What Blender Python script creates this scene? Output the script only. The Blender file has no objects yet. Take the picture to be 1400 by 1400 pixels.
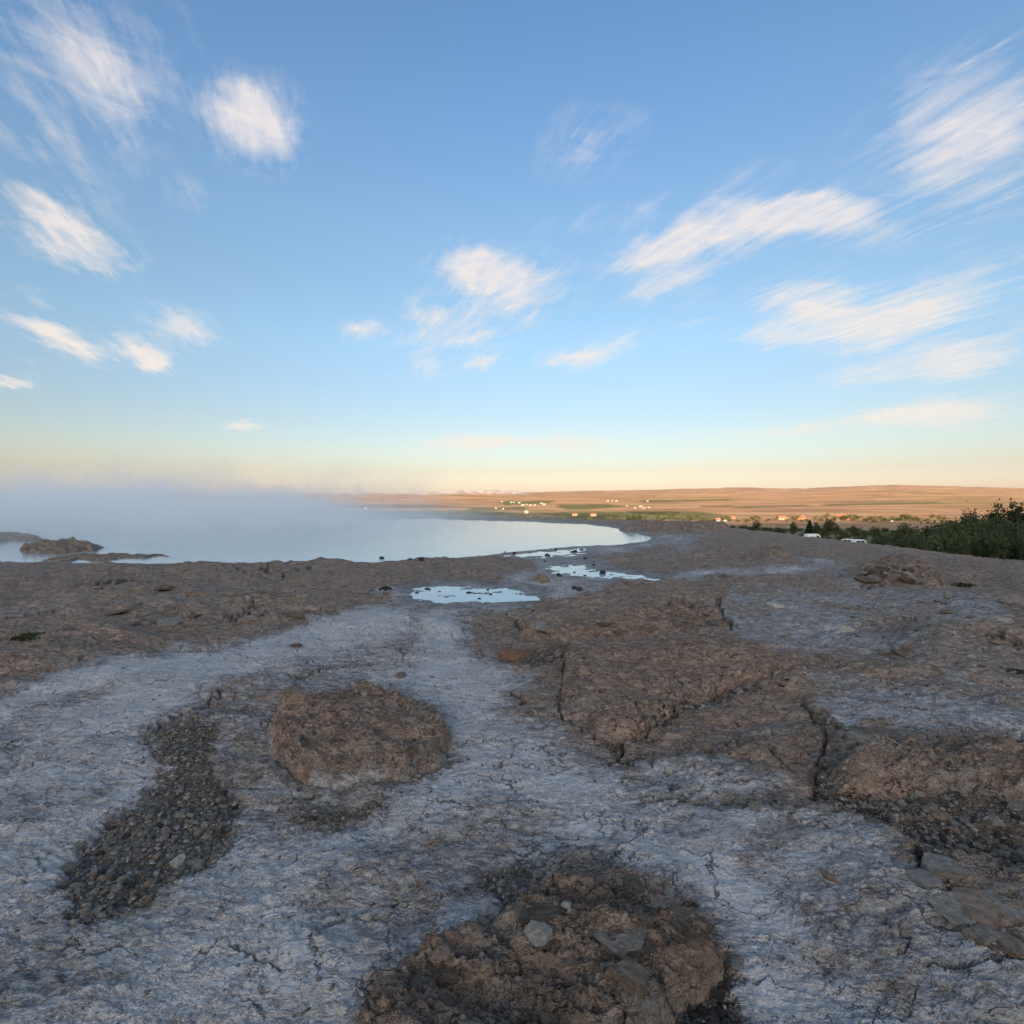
import bpy, bmesh, math, random
import numpy as np
from mathutils import Vector, Matrix

random.seed(7)
rng = np.random.default_rng(11)
S = bpy.context.scene
COL = S.collection

# ------------------------------------------------------------------ camera
EYE = 1.65
PITCH = math.atan(20 / 700)            # looking slightly down
cam_d = bpy.data.cameras.new('camera')
cam_d.sensor_width = 36; cam_d.lens = 18; cam_d.clip_start = 0.05; cam_d.clip_end = 30000
cam = bpy.data.objects.new('camera', cam_d); COL.objects.link(cam)
cam.location = (0, 0, EYE); cam.rotation_euler = (math.pi / 2 - PITCH, 0, 0)
S.camera = cam

# ------------------------------------------------------------------ light
SUN_EL = 10.0     # degrees; the sun stands low behind the viewer, behind the hill
SUN_AZ = 10.0     # degrees off straight-behind, to the left
SKY_STRENGTH = 0.073
EXPOSURE = 1.6
sun_d = bpy.data.lights.new('sun', 'SUN'); sun_d.energy = 5.0; sun_d.angle = math.radians(0.5)
sun_d.color = (1.0, 0.76, 0.52)
sun = bpy.data.objects.new('sun', sun_d); COL.objects.link(sun)
_e, _a = math.radians(SUN_EL), math.radians(SUN_AZ)
to_sun = Vector((-math.sin(_a) * math.cos(_e), -math.cos(_a) * math.cos(_e), math.sin(_e)))
sun.rotation_euler = to_sun.to_track_quat('Z', 'Y').to_euler()
S.view_settings.view_transform = 'Standard'; S.view_settings.look = 'None'
S.view_settings.gamma = 1; S.view_settings.exposure = EXPOSURE
S.cycles.use_denoising = True
S.cycles.volume_bounces = 5; S.cycles.volume_max_steps = 96; S.cycles.volume_step_rate = 1.0
S.cycles.max_bounces = 6; S.cycles.diffuse_bounces = 3

def view_dir(px, py):
    """direction in the world of a place in the photograph (1400 px square)"""
    v = Vector(((px - 700) / 700, (700 - py) / 700, -1))
    return (cam.rotation_euler.to_matrix() @ v).normalized()

class NT:
    """small helper to write node trees"""
    def __init__(self, tree): self.t = tree; self.n = tree.nodes; self.l = tree.links
    def node(self, typ, **kw):
        n = self.n.new(typ)
        for k, v in kw.items(): setattr(n, k, v)
        return n
    def put(self, sock, v):
        if v is None: return
        if isinstance(v, bpy.types.NodeSocket): self.l.new(v, sock)
        else: sock.default_value = v
    def math(self, op, a, b=None, c=None, clamp=False):
        n = self.node('ShaderNodeMath', operation=op, use_clamp=clamp)
        for i, v in enumerate((a, b, c)): self.put(n.inputs[i], v)
        return n.outputs[0]
    def vmath(self, op, a, b=None, c=None, out=0):
        n = self.node('ShaderNodeVectorMath', operation=op)
        for i, v in enumerate((a, b, c)):
            if v is not None: self.put(n.inputs[i], v)
        return n.outputs[out]
    def mix(self, f, a, b, typ='MIX'):
        n = self.node('ShaderNodeMix', data_type='RGBA', blend_type=typ, clamp_factor=True)
        self.put(n.inputs[0], f)
        self.put(n.inputs[6], a if isinstance(a, bpy.types.NodeSocket) else (*a, 1))
        self.put(n.inputs[7], b if isinstance(b, bpy.types.NodeSocket) else (*b, 1))
        return n.outputs[2]
    def noise(self, vec, scale, detail=4, rough=0.5, dist=0.0, out=0):
        n = self.node('ShaderNodeTexNoise')
        self.put(n.inputs['Vector'], vec); self.put(n.inputs['Scale'], scale)
        n.inputs['Detail'].default_value = detail; n.inputs['Roughness'].default_value = rough
        n.inputs['Distortion'].default_value = dist
        return n.outputs[out]
    def ramp(self, f, stops, interp='LINEAR'):
        n = self.node('ShaderNodeValToRGB'); r = n.color_ramp; r.interpolation = interp
        while len(r.elements) < len(stops): r.elements.new(0.5)
        for e, (p, c) in zip(r.elements, stops): e.position = p; e.color = (*c, 1)
        self.put(n.inputs[0], f); return n.outputs[0]
    def remap(self, v, a, b, c=0.0, d=1.0, smooth=True):
        n = self.node('ShaderNodeMapRange', interpolation_type='SMOOTHSTEP' if smooth else 'LINEAR')
        for i, x in enumerate((v, a, b, c, d)): self.put(n.inputs[i], x)
        return n.outputs[0]
    def mapping(self, vec, scale=(1, 1, 1), rot=(0, 0, 0), loc=(0, 0, 0), typ='POINT'):
        n = self.node('ShaderNodeMapping', vector_type=typ)
        self.put(n.inputs[0], vec); n.inputs[1].default_value = loc
        n.inputs[2].default_value = rot; n.inputs[3].default_value = scale
        return n.outputs[0]

# ------------------------------------------------------------------ sky with cirrus
W = bpy.data.worlds.new('World'); S.world = W; W.use_nodes = True
W.node_tree.nodes.clear()
n = NT(W.node_tree)
wout = n.node('ShaderNodeOutputWorld'); bg = n.node('ShaderNodeBackground')
n.l.new(bg.outputs[0], wout.inputs[0])
bg.inputs[1].default_value = SKY_STRENGTH
sky = n.node('ShaderNodeTexSky', sky_type='NISHITA'); sky.sun_disc = False
sky.sun_elevation = _e; sky.sun_rotation = math.radians(180 + SUN_AZ)
sky.altitude = 100; sky.air_density = 1.0; sky.dust_density = 0.6; sky.ozone_density = 1.0
dirn = n.node('ShaderNodeTexCoord').outputs['Generated']
dirn = n.vmath('NORMALIZE', dirn)
sep = n.node('ShaderNodeSeparateXYZ'); n.l.new(dirn, sep.inputs[0])
dz = n.math('MAXIMUM', sep.outputs[2], 0.02)
# sky colour balance by elevation: warm low band, clear blue above
SKYRAMP = [(0.0, (.70, .66, 1.08)), (.018, (.66, .63, .93)), (.05, (.615, .555, .68)), (.09, (.665, .625, .70)), (.15, (.70, .69, .76)), (.20, (.75, .76, .84)),
           (.28, (.83, .90, .96)), (.37, (.87, .96, 1.02)), (.46, (.93, 1.04, 1.14)), (.58, (.88, 1.07, 1.27)), (.70, (.82, 1.05, 1.30))]
skycol = sky.outputs[0]
tint = n.ramp(sep.outputs[2], SKYRAMP)
sunward = n.remap(sep.outputs[1], 0.0, -0.55)           # unseen sky behind the viewer, boosted to brighten and warm the shaded ground
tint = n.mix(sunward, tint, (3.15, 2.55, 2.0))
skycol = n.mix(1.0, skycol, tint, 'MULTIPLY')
# cirrus layer: streaks run along one wind direction in a flat sheet
pl = n.node('ShaderNodeCombineXYZ')
n.l.new(n.math('DIVIDE', sep.outputs[0], dz), pl.inputs[0])
n.l.new(n.math('DIVIDE', sep.outputs[1], dz), pl.inputs[1])
plane = pl.outputs[0]
rotp = n.mapping(plane, rot=(0, 0, math.radians(-22)))
streak = n.noise(n.mapping(rotp, scale=(7.0, 1.2, 1)), 2.0, 12, 0.62, 0.4)
puff = n.noise(n.mapping(dirn, scale=(1.0, 1.0, 3.0)), 10.0, 12, 0.64, 0.8)
warpc = n.noise(dirn, 5.0, 6, 0.6, out=1)
warpf = n.noise(n.mapping(rotp, scale=(3.0, 1.0, 1)), 2.4, 5, 0.6, out=1)
dw = n.vmath('ADD', dirn, n.vmath('SCALE', n.vmath('SUBTRACT', warpc, (.5, .5, .5)), None))
dw.node.inputs[1].links[0].from_node.inputs['Scale'].default_value = 0.06
dw2 = n.vmath('ADD', dw, n.vmath('SCALE', n.vmath('SUBTRACT', warpf, (.5, .5, .5)), None))
dw2.node.inputs[1].links[0].from_node.inputs['Scale'].default_value = 0.07
dw3 = n.vmath('ADD', dirn, n.vmath('SCALE', n.vmath('SUBTRACT', dw2, dirn), None)); dw3.node.inputs[1].links[0].from_node.inputs['Scale'].default_value = 0.45   # small wisps wander less
# each patch of cirrus: two ends (photo px), half width, strength
CIRRUS = [(880,600,1100,590,9,.45),(1080,578,1300,556,9,.5),(1250,520,1420,488,12,.5),(440,470,700,455,16,.3),(560,395,680,470,24,.4),(860,345,1000,300,26,.5),(1000,290,1200,285,18,.55), (600,600,760,608,7,.55),(1150,330,1300,318,14,.35), (50,-10,185,175,40,.60),(100,70,150,110,70,.2),(225,30,255,115,28,.30),(315,165,385,175,38,.95),(345,150,375,200,34,.5), (0,155,125,235,44,.42),(0,245,75,295,15,.95),(15,288,175,358,26,.9),(110,290,165,350,30,.4),(5,430,80,462,11,1.0),(60,455,150,495,14,1.05),(150,465,240,497,17,1.1), (200,490,220,510,12,.6),(210,435,285,462,20,1.0),(-20,522,55,530,8,1.0),(295,580,365,582,6,.9),(252,255,258,265,20,.32), (450,458,540,447,11,.7),(580,352,700,372,20,.95),(640,365,800,395,26,.95),(655,395,712,432,32,.65),(556,422,612,434,13,.85),(566,497,606,500,14,.8), (625,499,688,491,8,1.0),(560,470,670,462,18,.38),(735,492,825,488,12,.95),(790,488,885,460,16,.7),(765,205,850,188,32,.48), (808,378,980,318,17,1.0),(960,318,1110,300,24,.9),(1040,300,1240,298,22,.85),(832,420,1010,348,15,1.0),(1185,205,1420,105,52,.85), (1250,235,1420,165,30,.75),(1280,275,1420,240,40,.55),(1020,415,1250,440,32,.8),(1080,405,1180,430,40,.35),(1190,432,1420,365,28,.85), (985,464,1100,456,12,.8),(930,465,960,430,26,.28),(1060,528,1250,500,14,.65),(1200,508,1420,465,22,.75),(980,600,1200,575,10,.75),(1120,585,1420,548,18,.8),(540,607,720,602,11,1.0),(680,607,890,603,12,.95), (700,320,1000,270,12,.15),(985,268,1075,235,20,.35),(1150,470,1350,450,45,.25),(1200,575,1450,560,22,.3),(240,620,270,622,4,.4), (460,612,510,613,4,.35),(20,500,80,508,7,.25),(20,405,70,412,10,.25)]
total = None
for (x0, y0, x1, y1, w, s) in CIRRUS:
    c = view_dir((x0 + x1) / 2, (y0 + y1) / 2); a = view_dir(x0, y0); b = view_dir(x1, y1)
    t = (b - a); L = t.length; t = (t - c * t.dot(c)).normalized(); bn = c.cross(t)
    q = 1 / math.sqrt(1 + ((x0 + x1) / 2 - 700) ** 2 / 490000 + ((y0 + y1) / 2 - 680) ** 2 / 490000)
    wid = w / 700 * q * 2.0
    R = Matrix((t, bn, c)).transposed()
    m = n.mapping(dw2 if w > 22 else dw3, scale=(L / 2 + wid * 0.9, wid, 0.6), rot=R.to_euler(), loc=c, typ='TEXTURE')
    v = n.remap(n.vmath('LENGTH', m, out=1), 1.0, 0.05, 0.0, max(s, .36) * 1.02)
    total = v if total is None else n.math('ADD', total, v)
tex = n.remap(n.math('MULTIPLY_ADD', streak, 0.5, n.math('MULTIPLY', puff, 0.5)), 0.36, 0.64, 0.0, 1.0, False)
total = n.math('MINIMUM', total, 1.2)
fib = n.noise(n.mapping(rotp, scale=(14, 2.4, 1)), 2.6, 9, 0.66, 0.5)
ero = n.math('MULTIPLY_ADD', n.math('SUBTRACT', 1.0, tex), 0.60, n.math('MULTIPLY', n.remap(fib, .3, .7, 0, 1, False), .25))
dens = n.math('SUBTRACT', n.math('MULTIPLY', total, 1.12), n.math('MULTIPLY', ero, n.remap(total, 0.0, 0.5, 0.12, 0.95)))
dens = n.math('MULTIPLY', n.remap(dens, 0.0, 0.95, 0.0, 1.0, False), n.math('MULTIPLY_ADD', n.math('MULTIPLY_ADD', tex, .6, n.math('MULTIPLY', fib, .4)), .75, .40))
dens = n.math('MINIMUM', dens, .93)
CLOUD_GAIN = 1.0
k = CLOUD_GAIN / (SKY_STRENGTH * 2 ** EXPOSURE)
cloudc = n.ramp(sep.outputs[2], [(0.0, (.98 * k, .86 * k, .70 * k)), (0.14, (.96 * k, .86 * k, .77 * k)), (0.5, (.88 * k, .82 * k, .80 * k))])
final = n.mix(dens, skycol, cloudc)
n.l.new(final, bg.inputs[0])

# ------------------------------------------------------------------ noise in numpy
_P = rng.permutation(4096).astype(np.int64)
_G = rng.random(4096) * 2 * np.pi
_GX, _GY = np.cos(_G), np.sin(_G)
def pn(x, y, seed=0):
    xi = np.floor(x).astype(np.int64); yi = np.floor(y).astype(np.int64)
    xf = x - xi; yf = y - yi
    u = xf * xf * xf * (xf * (xf * 6 - 15) + 10); v = yf * yf * yf * (yf * (yf * 6 - 15) + 10)
    def g(ix, iy, dx, dy):
        h = _P[(_P[(ix + seed * 131) & 4095] + iy) & 4095]
        return _GX[h] * dx + _GY[h] * dy
    a = g(xi, yi, xf, yf); b = g(xi + 1, yi, xf - 1, yf)
    c = g(xi, yi + 1, xf, yf - 1); d = g(xi + 1, yi + 1, xf - 1, yf - 1)
    return ((a + u * (b - a)) * (1 - v) + (c + u * (d - c)) * v) * 1.5
def fbm(x, y, o=5, seed=0, gain=0.5):
    s = 0; a = 1.0; t = 0
    for i in range(o):
        s = s + a * pn(x, y, seed + i * 7); t += a; a *= gain; x = x * 2.07 + 13.1; y = y * 2.07 + 5.7
    return s / t
def ridg(x, y, o=4, seed=0, gain=0.5):
    s = 0; a = 1.0; t = 0
    for i in range(o):
        s = s + a * (1 - 2 * np.abs(pn(x, y, seed + i * 7))); t += a; a *= gain; x = x * 2.1 + 3.1; y = y * 2.1 + 9.7
    return s / t
def sst(a, b, x):
    t = np.clip((x - a) / (b - a), 0, 1); return t * t * (3 - 2 * t)
def terr(h, step, sharp=4.0):
    k = np.floor(h / step); f = h / step - k
    return (k + sst(1 - 1 / sharp, 1, f)) * step

# ------------------------------------------------------------------ site map
# Outlines are surveyed as (bearing, closeness) pairs of ground points; M() gives the pair of any ground point.
CP, SP = math.cos(PITCH), math.sin(PITCH)
def M(X, Y, Z=0.0):
    Z = np.asarray(Z) - EYE
    dep = np.maximum(Y * CP - Z * SP, 0.25)
    return 700 + 700 * X / dep, 700 - 700 * (Y * SP + Z * CP) / dep
def G(px, py, z=0.0):
    d = view_dir(px, py); t = (z - EYE) / d.z
    return Vector((d.x * t, d.y * t, z))
def segd(px, py, x0, y0, x1, y1, ys=1.0):
    dx, dy = x1 - x0, (y1 - y0) * ys; L = dx * dx + dy * dy + 1e-9
    t = np.clip(((px - x0) * dx + (py - y0) * ys * dy) / L, 0, 1)
    return np.hypot(px - x0 - t * dx, (py - y0) * ys - t * dy)
def poly(px, py, P, pad=60, ys=1.0):
    """signed distance, positive inside"""
    xs = [p[0] for p in P]; yy = [p[1] for p in P]
    out = np.full(px.shape, -999.0)
    m = (px > min(xs) - pad) & (px < max(xs) + pad) & (py > min(yy) - pad) & (py < max(yy) + pad)
    if not m.any(): return out
    x, y = px[m], py[m]; d = np.full(x.shape, 1e9); ins = np.zeros(x.shape, bool)
    for i in range(len(P)):
        x0, y0 = P[i]; x1, y1 = P[(i + 1) % len(P)]
        d = np.minimum(d, segd(x, y, x0, y0, x1, y1, ys))
        if y0 != y1:
            c = ((y0 > y) != (y1 > y)) & (x < (x1 - x0) * (y - y0) / (y1 - y0) + x0); ins ^= c
    out[m] = np.where(ins, d, -d); return out
def line(px, py, P, pad=80, ys=1.0):
    xs = [p[0] for p in P]; yy = [p[1] for p in P]
    out = np.full(px.shape, 999.0)
    m = (px > min(xs) - pad) & (px < max(xs) + pad) & (py > min(yy) - pad) & (py < max(yy) + pad)
    if not m.any(): return out
    x, y = px[m], py[m]; d = np.full(x.shape, 1e9)
    for (x0, y0), (x1, y1) in zip(P[:-1], P[1:]): d = np.minimum(d, segd(x, y, x0, y0, x1, y1, ys))
    out[m] = d; return out

POOL_Z = -0.03
POOL = [(-900,775),(-300,771),(0,768),(100,768),(250,770),(320,772),(500,768),(600,764),(680,757),(740,750),(830,745),(885,740),(893,735),(850,722),(800,716),(720,712.5),(620,709.5),(480,708),(200,707),(-200,708),(-900,712)]
PUDDLES = [  # shallow runoff sheets: outline, level
 ([(560,803),(600,799),(650,800),(700,803),(738,812),(735,819),(660,822),(600,823),(562,817)], -0.035),
 ([(752,772),(800,770),(800,777),(850,781),(905,790),(890,794),(840,790),(790,788),(755,782)], -0.026),
 ([(678,757),(740,750),(800,748),(800,757),(745,761),(690,761)], -0.022),
]
EDGE = [(-60,13.4),(-60,60),(-35,52),(-12,46),(3,41),(9.2,37.5),(10.8,34),(11.8,28),(11.5,20),(12.0,16.8),(11.0,13.9),(13.2,13.0),(20,12.2),(40,11),(60,8),(60,-30),(-60,-30)]
WHITE = [(-400,1000),(0,952),(60,925),(130,905),(220,890),(330,880),(400,866),(440,842),(490,834),(560,829),(640,823),(662,840),(628,868),(640,885),(690,905),(722,940),(690,975),(760,1000),(850,1040),(960,1085),(1110,1105),(1215,1140),(1250,1190),(1290,1240),(1330,1270),(1500,1330),(1700,1900),(-600,1900)]
BROWN_IN = [([(200,1000),(280,940),(350,905),(450,890),(520,900),(535,915),(600,955),(628,1000),(612,1040),(550,1080),(440,1112),(330,1125),(250,1090),(215,1050)], .36),
 ([(480,1460),(505,1340),(600,1285),(690,1232),(735,1180),(800,1160),(880,1190),(985,1265),(1005,1330),(1000,1460)], .10),
 ([(370,1100),(450,1085),(540,1088),(530,1105),(430,1122),(380,1122)], .2),
 ([(80,960),(110,940),(150,940),(160,965),(110,985)], .45),
 ([(420,1190),(560,1140),(690,1130),(700,1180),(640,1240),(520,1290),(430,1280)], .42),
 ([(1000,1190),(1060,1110),(1100,1120),(1110,1150),(1080,1160)], .35),
 ([(1100,1250),(1200,1230),(1260,1290),(1200,1330),(1100,1310)], .4),
 ([(1180,1330),(1300,1320),(1420,1400),(1300,1440)], .4)]
WHITE_OUT = [([(515,808),(560,796),(690,791),(735,776),(715,766),(800,745),(900,739),(965,734),(965,738),(900,748),(800,765),(900,785),(1000,775),(1140,772),(1145,778),(1040,786),(1000,796),(900,797),(800,808),(770,826),(640,829),(540,826)], .62),
 ([(1100,955),(1200,940),(1400,965),(1500,990),(1400,1000),(1150,990)], .5),
 ([(990,835),(1150,805),(1200,840),(1100,900),(1000,880)], .38),
 ([(985,812),(1150,792),(1330,806),(1400,850),(1300,880),(1150,905),(1040,890),(990,860)], .26), ([(1090,930),(1250,915),(1500,950),(1500,1010),(1300,1010),(1140,1000)], .24),
 ([(1120,770),(1260,782),(1240,800),(1080,792)], .24), ([(250,800),(330,795),(420,812),(330,822)], .18), ([(850,1030),(1000,1040),(1090,1075),(1000,1095),(900,1075)], .34), ([(1240,1010),(1400,1000),(1500,1040),(1330,1050)], .28), ([(1300,1230),(1400,1240),(1500,1330),(1350,1300)], .26),
 ([(820,719),(890,727),(968,735),(960,739),(890,741),(895,735),(850,723)], .6),
 ([(-100,752),(0,748),(60,756),(150,765),(60,768),(-100,762)], .5)]
STREAKS = [([(-20,975),(30,952),(200,908),(330,888),(420,872),(520,858)], 16, .5), ([(450,846),(520,838),(610,838)], 12, .45),
 ([(120,985),(200,965),(280,930),(400,885)], 20, .38), ([(560,960),(640,950),(700,1000),(720,1060),(800,1085),(820,1120)], 34, .3),
 ([(640,1040),(600,1090),(520,1120),(390,1180),(300,1200)], 26, .3), ([(880,1150),(960,1190),(1000,1210),(1060,1280)], 26, .35),
 ([(1000,1350),(1100,1370),(1220,1400)], 34, .3), ([(600,870),(610,900)], 16, .35), ([(0,1120),(60,1080),(160,1050)], 40, .15),
 ([(450,905),(560,930),(640,1000)],16,.15), ([(1120,975),(1300,985),(1400,990)],14,.2), ([(880,1040),(1000,1090),(1100,1085)],12,.25), ([(150,1290),(300,1330),(420,1330)],40,.12)]
CRACKS = [([(778,880),(770,915),(764,950),(770,980),(800,1000),(850,1022)], 3.5, .05), ([(1068,928),(1040,938),(985,943),(945,955),(912,975),(880,995),(850,1012),(845,1032)], 7, .12),
 ([(960,1022),(1010,1020),(1055,1030),(1085,1055),(1090,1065)], 3, .04), ([(1095,960),(1112,985),(1132,1010),(1118,1060),(1110,1100)], 5, .06), ([(1110,1098),(1030,1103),(950,1096),(880,1085)], 5, .04),
 ([(705,852),(760,862),(820,852),(880,838),(940,832),(985,850)], 5, .10), ([(1252,1165),(1270,1200),(1305,1228),(1318,1250)], 7, .07), ([(320,778),(360,782),(390,790),(430,782)], 3, .10),
 ([(240,842),(290,845),(340,842),(350,830)], 3, .08), ([(150,862),(90,868),(30,872)], 5, .10), ([(200,1005),(230,990),(280,965),(310,950)], 4, .05), ([(330,845),(400,842),(440,835)], 3, .06),
 ([(780,895),(805,905)], 5, .05), ([(850,1040),(880,1025)], 3, .03), ([(320,1290),(370,1318),(385,1322)], 5, .03), ([(1270,1312),(1310,1322),(1400,1318)], 6, .05), ([(1000,860),(990,838),(985,820)], 4, .07),
 ([(1180,802),(1230,790),(1290,800)], 4, .07), ([(100,805),(160,800),(230,808)], 3, .06), ([(500,812),(520,806),(545,806)], 3, .06), ([(1350,880),(1400,890)],5,.08), ([(700,970),(720,960),(700,950)],3,.04),
 ([(560,905),(470,905),(430,918),(400,925)],5,.05),([(720,1130),(790,1140)],3,.02),([(520,1240),(600,1230),(640,1225)],3,.025),([(1200,1260),(1240,1285),(1230,1300)],3,.025)]
GRAVEL = [[(200,1002),(260,985),(300,1000),(300,1045),(330,1100),(310,1165),(210,1228),(105,1268),(95,1230),(85,1170),(150,1110),(222,1062)],
 [(1115,1045),(1160,1060),(1230,1085),(1400,1095),(1500,1110),(1500,1205),(1380,1195),(1290,1170),(1235,1140),(1150,1112),(1112,1090)],
 [(905,1300),(975,1275),(1000,1320),(1005,1460),(900,1460),(890,1380)],
 [(520,1075),(560,1078),(560,1040),(620,1035),(590,1070)], [(395,1105),(520,1088),(530,1098),(400,1118)], [(950,1092),(1110,1100),(1100,1112),(960,1102)],
 [(985,940),(1090,925),(1100,905),(1060,940),(1000,955),(900,990),(890,980)], [(1100,965),(1150,990),(1140,1015),(1110,1000)],
 [(770,870),(700,905),(760,925),(790,900)], [(1255,1170),(1285,1165),(1300,1190),(1260,1200)], [(1300,1225),(1325,1225),(1325,1255),(1300,1255)],
 [(590,1320),(680,1300),(710,1340),(680,1460),(560,1460)], [(640,1195),(720,1170),(740,1230),(680,1250)]]
KNOLLS = [([(-400,786),(0,788),(200,786),(300,781),(360,776),(420,778),(520,783),(620,776),(700,772)], 16, .13), ([(120,820),(320,815),(420,830)], 26, .10), ([(0,900),(160,870)], 24, .12),
 ([(860,800),(960,812),(900,835)], 22, .16), ([(1050,762),(1150,775),(1240,775)], 10, .12), ([(800,900),(950,900),(1050,920)], 34, .08), ([(960,1060),(1060,1070)], 24, .05),
 ([(1300,880),(1400,860)], 40, .14), ([(470,862),(560,850),(610,862)], 14, .10), ([(150,935),(300,915),(420,880)], 18, .06), ([(880,757),(1000,752),(1060,752)], 6, .10), ([(1180,1190),(1400,1330)], 40, .06),
 ([(780,760),(880,768),(960,768)],6,.09)]

RIDGE = [(-900,679),(-300,678),(0,678.5),(180,677.5),(380,676.5),(470,674),(560,676),(620,671.5),(690,671),(720,674),(830,672),(900,670),(1000,667.5),(1100,668.5),(1150,665.5),(1230,662.5),(1320,664.5),(1400,664),(1700,661),(2600,660)]
EDGE_D = [0, 12, 40, 90, 150, 300, 480, 700, 1000, 2000, 3500, 5200, 8000, 9500]
EDGE_F = [0, -1.4, -6.0, -9.9, -12.0, -17.8, -25, -26.5, -27.5, -26, -11, 0, 0, -160]

def macro(X, Y):
    """height of the big land forms: sinter terrace, its edge, the plain, the fells, the hill behind"""
    es = [(p[0], p[1]) for p in EDGE]
    x, y = X, Y; d = np.full(X.shape, 1e9); ins = np.zeros(X.shape, bool)
    for i in range(len(es)):
        x0, y0 = es[i]; x1, y1 = es[(i + 1) % len(es)]
        d = np.minimum(d, segd(x, y, x0, y0, x1, y1))
        if y0 != y1: ins ^= ((y0 > y) != (y1 > y)) & (x < (x1 - x0) * (y - y0) / (y1 - y0) + x0)
    d = np.where(ins, 0, d) * sst(-30, 0, np.where(ins, 0, Y))
    h = np.interp(d, EDGE_D, EDGE_F)
    u = 700 + 700 * X / np.maximum(Y, 1)
    rz = EYE + (680 - np.interp(u, [r[0] for r in RIDGE], [r[1] for r in RIDGE])) * 8000 / 700
    far = sst(2600, 8000, Y)
    h = h + far * rz * sst(9900, 8200, Y)
    am = sst(120, 500, d) * (0.6 + sst(1500, 6000, Y) * 9)
    w = np.maximum(d, 1)
    h = h + am * fbm(X / 420, Y / 420, 4, 31) * 1.4 + am * .25 * fbm(X / 90, Y / 90, 3, 35) + sst(3500, 6500, Y) * 22 * fbm(X / 1800, Y / 1400, 4, 37)
    # hill that keeps the evening sun off the terrace
    b = np.maximum(-Y - 30, 0)
    hill = 262 * sst(60, 1100, b) * (1 + .05 * fbm(X / 500, Y / 500, 4, 41) * sst(200, 900, b)) * sst(4500, 1800, b)
    return h + hill, d

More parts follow.
